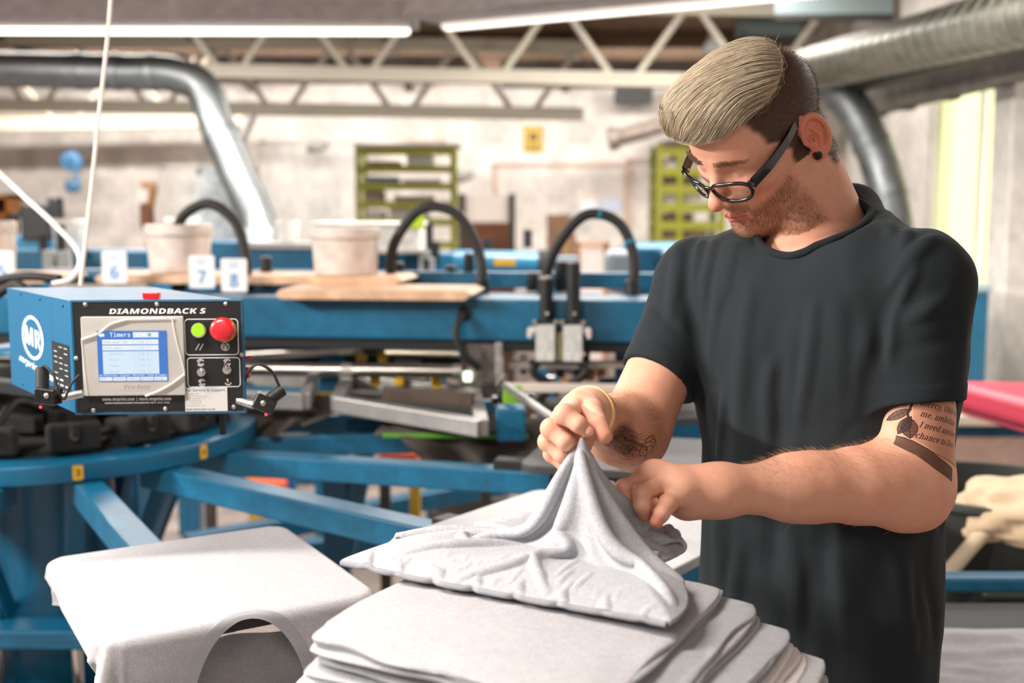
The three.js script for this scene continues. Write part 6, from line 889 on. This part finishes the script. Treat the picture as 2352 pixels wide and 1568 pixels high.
// ---- t-shirt ----
const torsoKeys = [[.88, .172, .128, .416, 1.52], [1.10, .166, .124, .418, 1.52], [1.25, .174, .130, .422, 1.525], [1.37, .188, .136, .422, 1.53], [1.45, .184, .122, .424, 1.54], [1.50, .150, .088, .424, 1.555], [1.535, .09, .05, .424, 1.56], [1.56, .03, .02, .424, 1.56]];
function torsoAt(y) { const K = torsoKeys, n = K.length; let i = 0; while (i < n - 2 && y > K[i + 1][0]) i++; const a = K[i], b = K[i + 1], h = b[0] - a[0], t = clamp((y - a[0]) / h, 0, 1), p = K[Math.max(i - 1, 0)], q = K[Math.min(i + 2, n - 1)]; return [1, 2, 3, 4].map(k => { const m0 = (b[k] - p[k]) / Math.max(b[0] - p[0], 1e-6) * h, m1 = (q[k] - a[k]) / Math.max(q[0] - a[0], 1e-6) * h, t2 = t * t, t3 = t2 * t; return (2 * t3 - 3 * t2 + 1) * a[k] + (t3 - 2 * t2 + t) * m0 + (-2 * t3 + 3 * t2) * b[k] + (t3 - t2) * m1; }); }
const hemL = SL.clone().lerp(EL, .60), hemR = SR.clone().lerp(ER, .645), aL = hemL.clone().sub(SL).normalize(), aR = hemR.clone().sub(SR).normalize();
const hnL = aL.clone().add(V(.10, -.02, .02)).normalize(), hnR = aR.clone().add(V(-.15, 0, 0)).normalize();
const COL = at(1866, 512, 1.515), colN = V(0, 1, 0).addScaledVector(Fd, .46).normalize(), colL = Ld.clone(), colF = colL.clone().cross(colN).multiplyScalar(-1).normalize(); if (colF.dot(Fd) < 0) colF.negate();
function sleeve(x, y, z, S, A, hem, r0, r1, hn) {
  const sx = x - S.x, sy = y - S.y, sz = z - S.z, t = sx * A.x + sy * A.y + sz * A.z, L = S.distanceTo(hem), tt = clamp(t, 0, L + .05), qx = sx - A.x * tt, qy = sy - A.y * tt, qz = sz - A.z * tt, rad = Math.sqrt(qx * qx + qy * qy + qz * qz);
  const R = lerp(r0, r1, clamp(t / L, 0, 1.3)), cut = (x - hem.x) * hn.x + (y - hem.y) * hn.y + (z - hem.z) * hn.z, hemBand = .0012 * sstep(-.022, -.019, cut);
  let d = rad - R - hemBand; d = smax(d, cut, .003); if (t > 0) d = Math.max(d, -Math.max(rad - R + .0068, -.03 - cut)); return d;
}
let folds = []; const TRP = at(1950, 500, 1.60);
function shirtBase(x, y, z) {
  const [a, b, cx, cz] = torsoAt(y), dx = x - cx, dz = z + cz, u = dx * Ld.x + dz * Ld.z, v = dx * Fd.x + dz * Fd.z;
  const p = Math.abs(u) / a, q = Math.abs(v) / b, k = Math.pow(Math.pow(p, 2.3) + Math.pow(q, 2.3), 1 / 2.3); let d = (k - 1) * Math.min(a, b) * (1 - .25 * sstep(1.42, 1.5, y));
  d = smax(d, .90 - y, .004); d = smax(d, y - 1.535, .012);
  d = smin(d, capV(x, y, z, shL, shR, .060, .056), .05);
  d = smin(d, capV(x, y, z, SL, shL, .058, .060), .03); d = smin(d, capV(x, y, z, shL, TRP, .060, .05), .04); d = smin(d, capV(x, y, z, SR, shR, .060, .056), .03);
  return { d, u, v };
}
function shirtF(x, y, z, plain) {
  const s = shirtBase(x, y, z); let d = s.d;
  if (d > .12 && Math.min(Math.hypot(x - SL.x, z - SL.z), Math.hypot(x - SR.x, z - SR.z), Math.hypot(x - hemR.x, z - hemR.z)) > .16) return d;
  const sl = sleeve(x, y, z, SL, aL, hemL, .059, .0565, hnL), sr = sleeve(x, y, z, SR, aR, hemR, .060, .0525, hnR);
  let w = 0;
  if (!plain && Math.abs(Math.min(d, sl, sr)) < .03) {
    const hgt = sstep(1.5, 1.25, y);
    w += (.0060 * noise(s.u * 20 + 3, y * 4.2 + s.v * 6, s.v * 7) + .0045 * noise(s.u * 46, y * 8, s.v * 18 + 5)) * (.35 + .65 * hgt) + .0016 * noise(x * 40, y * 26, z * 40);
    w += .0035 * Math.sin(s.u * 62 + 4 * noise(s.u * 6, y * 3)) * sstep(1.30, 1.05, y) * .5;
    for (const f of folds) { const cx = x - f.c.x, cy = y - f.c.y, cz = z - f.c.z; if (cx * cx + cy * cy + cz * cz > f.R2) continue; let bq = 1, bt = 0; for (let k = 0; k < f.P.length - 1; k++) { const a = f.P[k], b = f.P[k + 1], lx = b.x - a.x, ly = b.y - a.y, lz = b.z - a.z, qx = x - a.x, qy = y - a.y, qz = z - a.z, t = clamp((qx * lx + qy * ly + qz * lz) / (lx * lx + ly * ly + lz * lz), 0, 1), q = Math.hypot(qx - lx * t, qy - ly * t, qz - lz * t); if (q < bq) { bq = q; bt = (k + t) / (f.P.length - 1); } } if (bq < f.w * 2.6) w += f.h * Math.pow(Math.sin(Math.PI * (.03 + .94 * bt)), .7) * Math.exp(-bq * bq / (f.w * f.w)); }
    const cl = -((x - hemL.x) * hnL.x + (y - hemL.y) * hnL.y + (z - hemL.z) * hnL.z), cr_ = -((x - hemR.x) * hnR.x + (y - hemR.y) * hnR.y + (z - hemR.z) * hnR.z);
    w *= lerp(1, lerp(.12, 1, sstep(.03, .075, cl)), sstep(.06, .012, sl)) * lerp(1, lerp(.12, 1, sstep(.03, .075, cr_)), sstep(.06, .012, sr));
  }
  d = smin(d, sl, plain ? .03 : .022); d = smin(d, sr, .022); d -= w;
  // neck opening: a slanted bore around the neck
  const cx = x - COL.x, cy = y - COL.y, cz = z - COL.z, h = cx * colN.x + cy * colN.y + cz * colN.z, l = (cx * colL.x + cy * colL.y + cz * colL.z) / .074, f = (cx * colF.x + cy * colF.y + cz * colF.z) / .076, rr = Math.sqrt(l * l + f * f);
  if (h > -.06) d = smax(d, -((rr - 1) * .075), .004);
  d = smax(d, h - .003 - .14 * Math.max(0, rr - 1.15), .008);
  return d;
}
const snap = (x, y) => { let D = 1.15; for (let i = 0; i < 90; i++) { const p = at(x, y, D), d = shirtF(p.x, p.y, p.z, true); if (d < .0006) return p; D += Math.max(d * .7, .0005); } return null; };
for (const [x0, y0, x1, y1, h, w] of [
  [1578, 650, 1624, 932, -.006, .010], [1665, 566, 1622, 888, .006, .010], [1690, 560, 1660, 690, .005, .009], [1640, 530, 1615, 700, .005, .009], [1563, 566, 1535, 740, .005, .010], [1590, 560, 1578, 690, -.004, .010], [1610, 545, 1596, 640, .004, .008],
  [1875, 690, 1838, 960, .006, .011], [1835, 780, 1822, 1000, -.004, .012], [1725, 640, 1690, 1050, .0045, .012], [1660, 900, 1650, 1060, .005, .009], [1770, 820, 1760, 1050, .004, .012],
  [2149, 540, 2072, 600, .006, .010], [2125, 556, 2040, 660, .0055, .010], [2095, 490, 2070, 570, .005, .009], [2040, 465, 2046, 540, .005, .009], [2060, 620, 2032, 760, -.005, .011], [2031, 700, 2024, 870, -.008, .011], [2050, 690, 2040, 840, .004, .010], [2110, 600, 2060, 700, .004, .009],
  [1990, 760, 1960, 1030, .0045, .014], [1930, 700, 1930, 1040, .004, .014], [1826, 1250, 1836, 1440, .005, .011], [1700, 1250, 1680, 1420, .004, .012], [1920, 1260, 1950, 1500, .004, .016], [2060, 1260, 2090, 1500, .005, .016], [2000, 1300, 2010, 1520, -.004, .016], [2130, 1260, 2150, 1480, -.004, .012],
  [1470, 760, 1560, 830, .004, .010], [1500, 700, 1570, 780, -.004, .010], [2180, 680, 2080, 740, .0035, .011], [2200, 780, 2070, 800, -.003, .012],
]) { const P = []; for (let k = 0; k <= 7; k++) { const t = k / 7, wob = 5 * noise(t * 3 + x0, y0); const q = snap(lerp(x0, x1, t) + wob, lerp(y0, y1, t)); if (q) P.push(q); } if (P.length > 2) { const c = P[P.length >> 1]; let R = 0; for (const p of P) R = Math.max(R, p.distanceTo(c)); folds.push({ P, h: h > 0 ? h * 2 : h, w: w * .85, c, R2: (R + .04) ** 2 }); } }
{
  const mn = V(.08, .885, -1.80), mx = V(.70, 1.63, -1.28); let g = nets((x, y, z) => shirtF(x, y, z, false), mn, mx, .0036, 1.9); { const p = g.attributes.position, uv = new Float32Array(p.count * 2); for (let i = 0; i < p.count; i++) { const dx = p.getX(i) - .42, dz = p.getZ(i) + 1.53; uv[2 * i] = Math.atan2(dx * Ld.x + dz * Ld.z, dx * Fd.x + dz * Fd.z) * .17; uv[2 * i + 1] = p.getY(i); } g.setAttribute('uv', new THREE.BufferAttribute(uv, 2)); }
  // smooth normals again after splitting
  const shirtM = phys('#131d23', .92, 0, { sheen: .25, sheenRoughness: .5, sheenColor: new THREE.Color('#5f7680'), map: rep(heatherT, 9), bumpMap: rep(weaveT, 10), bumpScale: .0004 });
  mesh('t_shirt', local(g), shirtM, person).userData.label = 'dark blue black crew neck t-shirt';
  const ring = []; for (let i = 0; i <= 64; i++) { const a = i / 64 * 6.2832, p = COL.clone().addScaledVector(colL, Math.cos(a) * .074).addScaledVector(colF, Math.sin(a) * .076); let m = .02; const o2 = p.clone().addScaledVector(colL, Math.cos(a) * .004).addScaledVector(colF, Math.sin(a) * .004); for (let k = 0; k < 120; k++) { const q = o2.clone().addScaledVector(colN, m); if (shirtF(q.x, q.y, q.z, true) < 0) break; m -= .001; } const lo = m; ring.push(p.addScaledVector(colN, lo + .001)); }
  const band = [], N = 64; const c = new THREE.CatmullRomCurve3(ring.slice(0, 64), true); const tg = new THREE.TubeGeometry(c, 160, .0056, 10, true); mesh('collar', local(tg), shirtM, person);
}
// ---- trousers and shoes, below the view ----
{
  const kneeL = V(hips.x + .09, .50, hips.z + .10), kneeR = V(hips.x - .085, .50, hips.z - .02), ankL = V(hips.x + .11, .09, hips.z + .02), ankR = V(hips.x - .10, .09, hips.z - .06), hl = hips.clone().addScaledVector(Ld, .07), hr = hips.clone().addScaledVector(Ld, -.07);
  const f = (x, y, z) => { let d = ell(x - hips.x, y - .93, z - hips.z, .14, .11, .115); for (const [h, k, a] of [[hl, kneeL, ankL], [hr, kneeR, ankR]]) { let l = smin(capV(x, y, z, h, k, .085, .066), capV(x, y, z, k, a, .068, .052), .03); d = smin(d, l, .03); } return smax(d, .06 - y, .004) - .004 * noise(x * 25, y * 18, z * 25); };
  mesh('trousers', local(boxUV(nets(f, V(hips.x - .32, .04, hips.z - .3), V(hips.x + .32, 1.05, hips.z + .3), .011), 1)), std('#232a33', .9, 0, { bumpMap: weaveT, bumpScale: .0005 }), person);
  for (const a of [ankL, ankR]) { const t = a.clone().addScaledVector(Fd, .17); const sf = (x, y, z) => smax(smin(cap(x, y, z, a.x - Fd.x * .03, .05, a.z - Fd.z * .03, t.x, .035, t.z, .045, .038), capV(x, y, z, a, a.clone().setY(.12), .045, .045), .03), .001 - y, .004); mesh('shoe', local(nets(sf, V(a.x - .25, 0, a.z - .1), V(a.x + .12, .16, a.z + .25), .008)), M.black, person); }
}
// ---- glasses, ear plug, wrist band ----
{
  const o = thing('eyeglasses', 'black framed eyeglasses worn low on the nose', 'glasses', fromHead(0, .004, .115));
  const L = p => p.sub(o.position), H = (x, y, z) => L(fromHead(x, y, z)), fm = phys('#141316', .22, 0, { clearcoat: .6 });
  const lensPt = (s, a) => { const c = Math.cos(a), sn = Math.sin(a); const w = .0268 * (1 + .05 * sn), h = sn > 0 ? .0150 : .0200; const ex = Math.sign(c) * Math.pow(Math.abs(c), .78), ey = Math.sign(sn) * Math.pow(Math.abs(sn), .82); const x = .0335 + ex * w, y = -.001 + ey * h; return [s * x, y + .003, .1150 - 5.2 * x * x + y * .22]; };
  for (const s of [-1, 1]) {
    const pts = []; for (let i = 0; i < 48; i++) pts.push(H(...lensPt(s, i / 48 * 6.2832)));
    const rim = mesh('rim', new THREE.TubeGeometry(new THREE.CatmullRomCurve3(pts, true), 120, .0026, 10, true), fm, o);
    const ctr = H(s * .0335, .002, .1150 - 5.2 * .0335 * .0335 + .0012), pos = []; for (let i = 0; i < 48; i++) { const a = pts[i], b = pts[(i + 1) % 48]; pos.push(...ctr.toArray(), ...(s > 0 ? [...a.toArray(), ...b.toArray()] : [...b.toArray(), ...a.toArray()])); } const g = new THREE.BufferGeometry(); g.setAttribute('position', new THREE.Float32BufferAttribute(pos, 3)); g.computeVertexNormals(); mesh('lens', g, phys('#ffffff', .03, 0, { transmission: 1, thickness: 0, ior: 1.5 }), o);
    const hx = .0655, hz = .1165 - 5.2 * hx * hx; mesh('hinge_block', bx(.008, .006, .006).applyMatrix4(new THREE.Matrix4().extractRotation(HEAD.m)).translate(...H(s * (hx - .002), .010, hz + .001).toArray()), fm, o);
    const tp = [H(s * hx, .010, hz), H(s * .0735, .018, .062), H(s * .0765, .028, .024), H(s * .0735, .034, -.002), H(s * .071, .028, -.022), H(s * .070, .002, -.038)]; const curve = new THREE.CatmullRomCurve3(tp, false, 'centripetal'); const N = 40, pp = [], id = []; const up = dirH(0, 1, 0), out = dirH(s, 0, .12); for (let i = 0; i <= N; i++) { const c = curve.getPoint(i / N), hh = lerp(.0066, .0050, i / N), ww = .0021; for (const [a, b] of [[1, 1], [-1, 1], [-1, -1], [1, -1]]) { const q = c.clone().addScaledVector(up, a * hh).addScaledVector(out, b * ww); pp.push(q.x, q.y, q.z); } } for (let i = 0; i < N; i++) for (let k = 0; k < 4; k++) { const a = i * 4 + k, b = i * 4 + (k + 1) % 4; id.push(a, b, a + 4, b, b + 4, a + 4); } const tg = new THREE.BufferGeometry(); tg.setAttribute('position', new THREE.Float32BufferAttribute(pp, 3)); tg.setIndex(id); const tn = tg.toNonIndexed(); tn.computeVertexNormals(); fm.side = THREE.DoubleSide; mesh('temple', tn, fm, o);
    mesh('hinge', new THREE.SphereGeometry(.0022, 10, 8).translate(...H(s * (hx - .004), .011, hz - .003).toArray()), M.chrome, o);
  }
  mesh('bridge', tube([H(-.0085, .008, .1160), H(-.004, .0105, .1180), H(.004, .0105, .1180), H(.0085, .008, .1160)], .0022, 20, 10), fm, o);
}
{ const c = EO.clone().addScaledVector(e1, .0095).addScaledVector(e2, -.0258).addScaledVector(en, .0068), p = fromHead(c.x, c.y, c.z), n = dirH(en.x, en.y, en.z); const o = thing('ear_plug', 'round black plug in the ear lobe', 'earring', p); const q = new THREE.Quaternion().setFromUnitVectors(V(0, 1, 0), n); mesh('disc', lathe([[0, .0012], [.0052, .0012], [.006, .0004], [.006, -.004], [0, -.004]], 28).applyQuaternion(q), std('#141416', .35), o); mesh('rim', new THREE.TorusGeometry(.0056, .0007, 8, 28).rotateX(Math.PI / 2).applyQuaternion(q), std('#2a2a2c', .3), o); }
{ const d = WR.clone().sub(ER).normalize(), c = WR.clone().addScaledVector(d, .006); const o = tag(mesh('wrist_band', new THREE.TorusGeometry(.0312, .0032, 10, 48).scale(1, 1, 1.5).applyQuaternion(new THREE.Quaternion().setFromUnitVectors(V(0, 0, 1), d)), std('#f0d98a', .5)), 'pale yellow wrist band on the raised wrist', 'wrist band'); o.position.copy(c); }


scene.traverse(o => { if (o.isLight) o.castShadow = !o.isRectAreaLight; });
renderer.render(scene, camera);
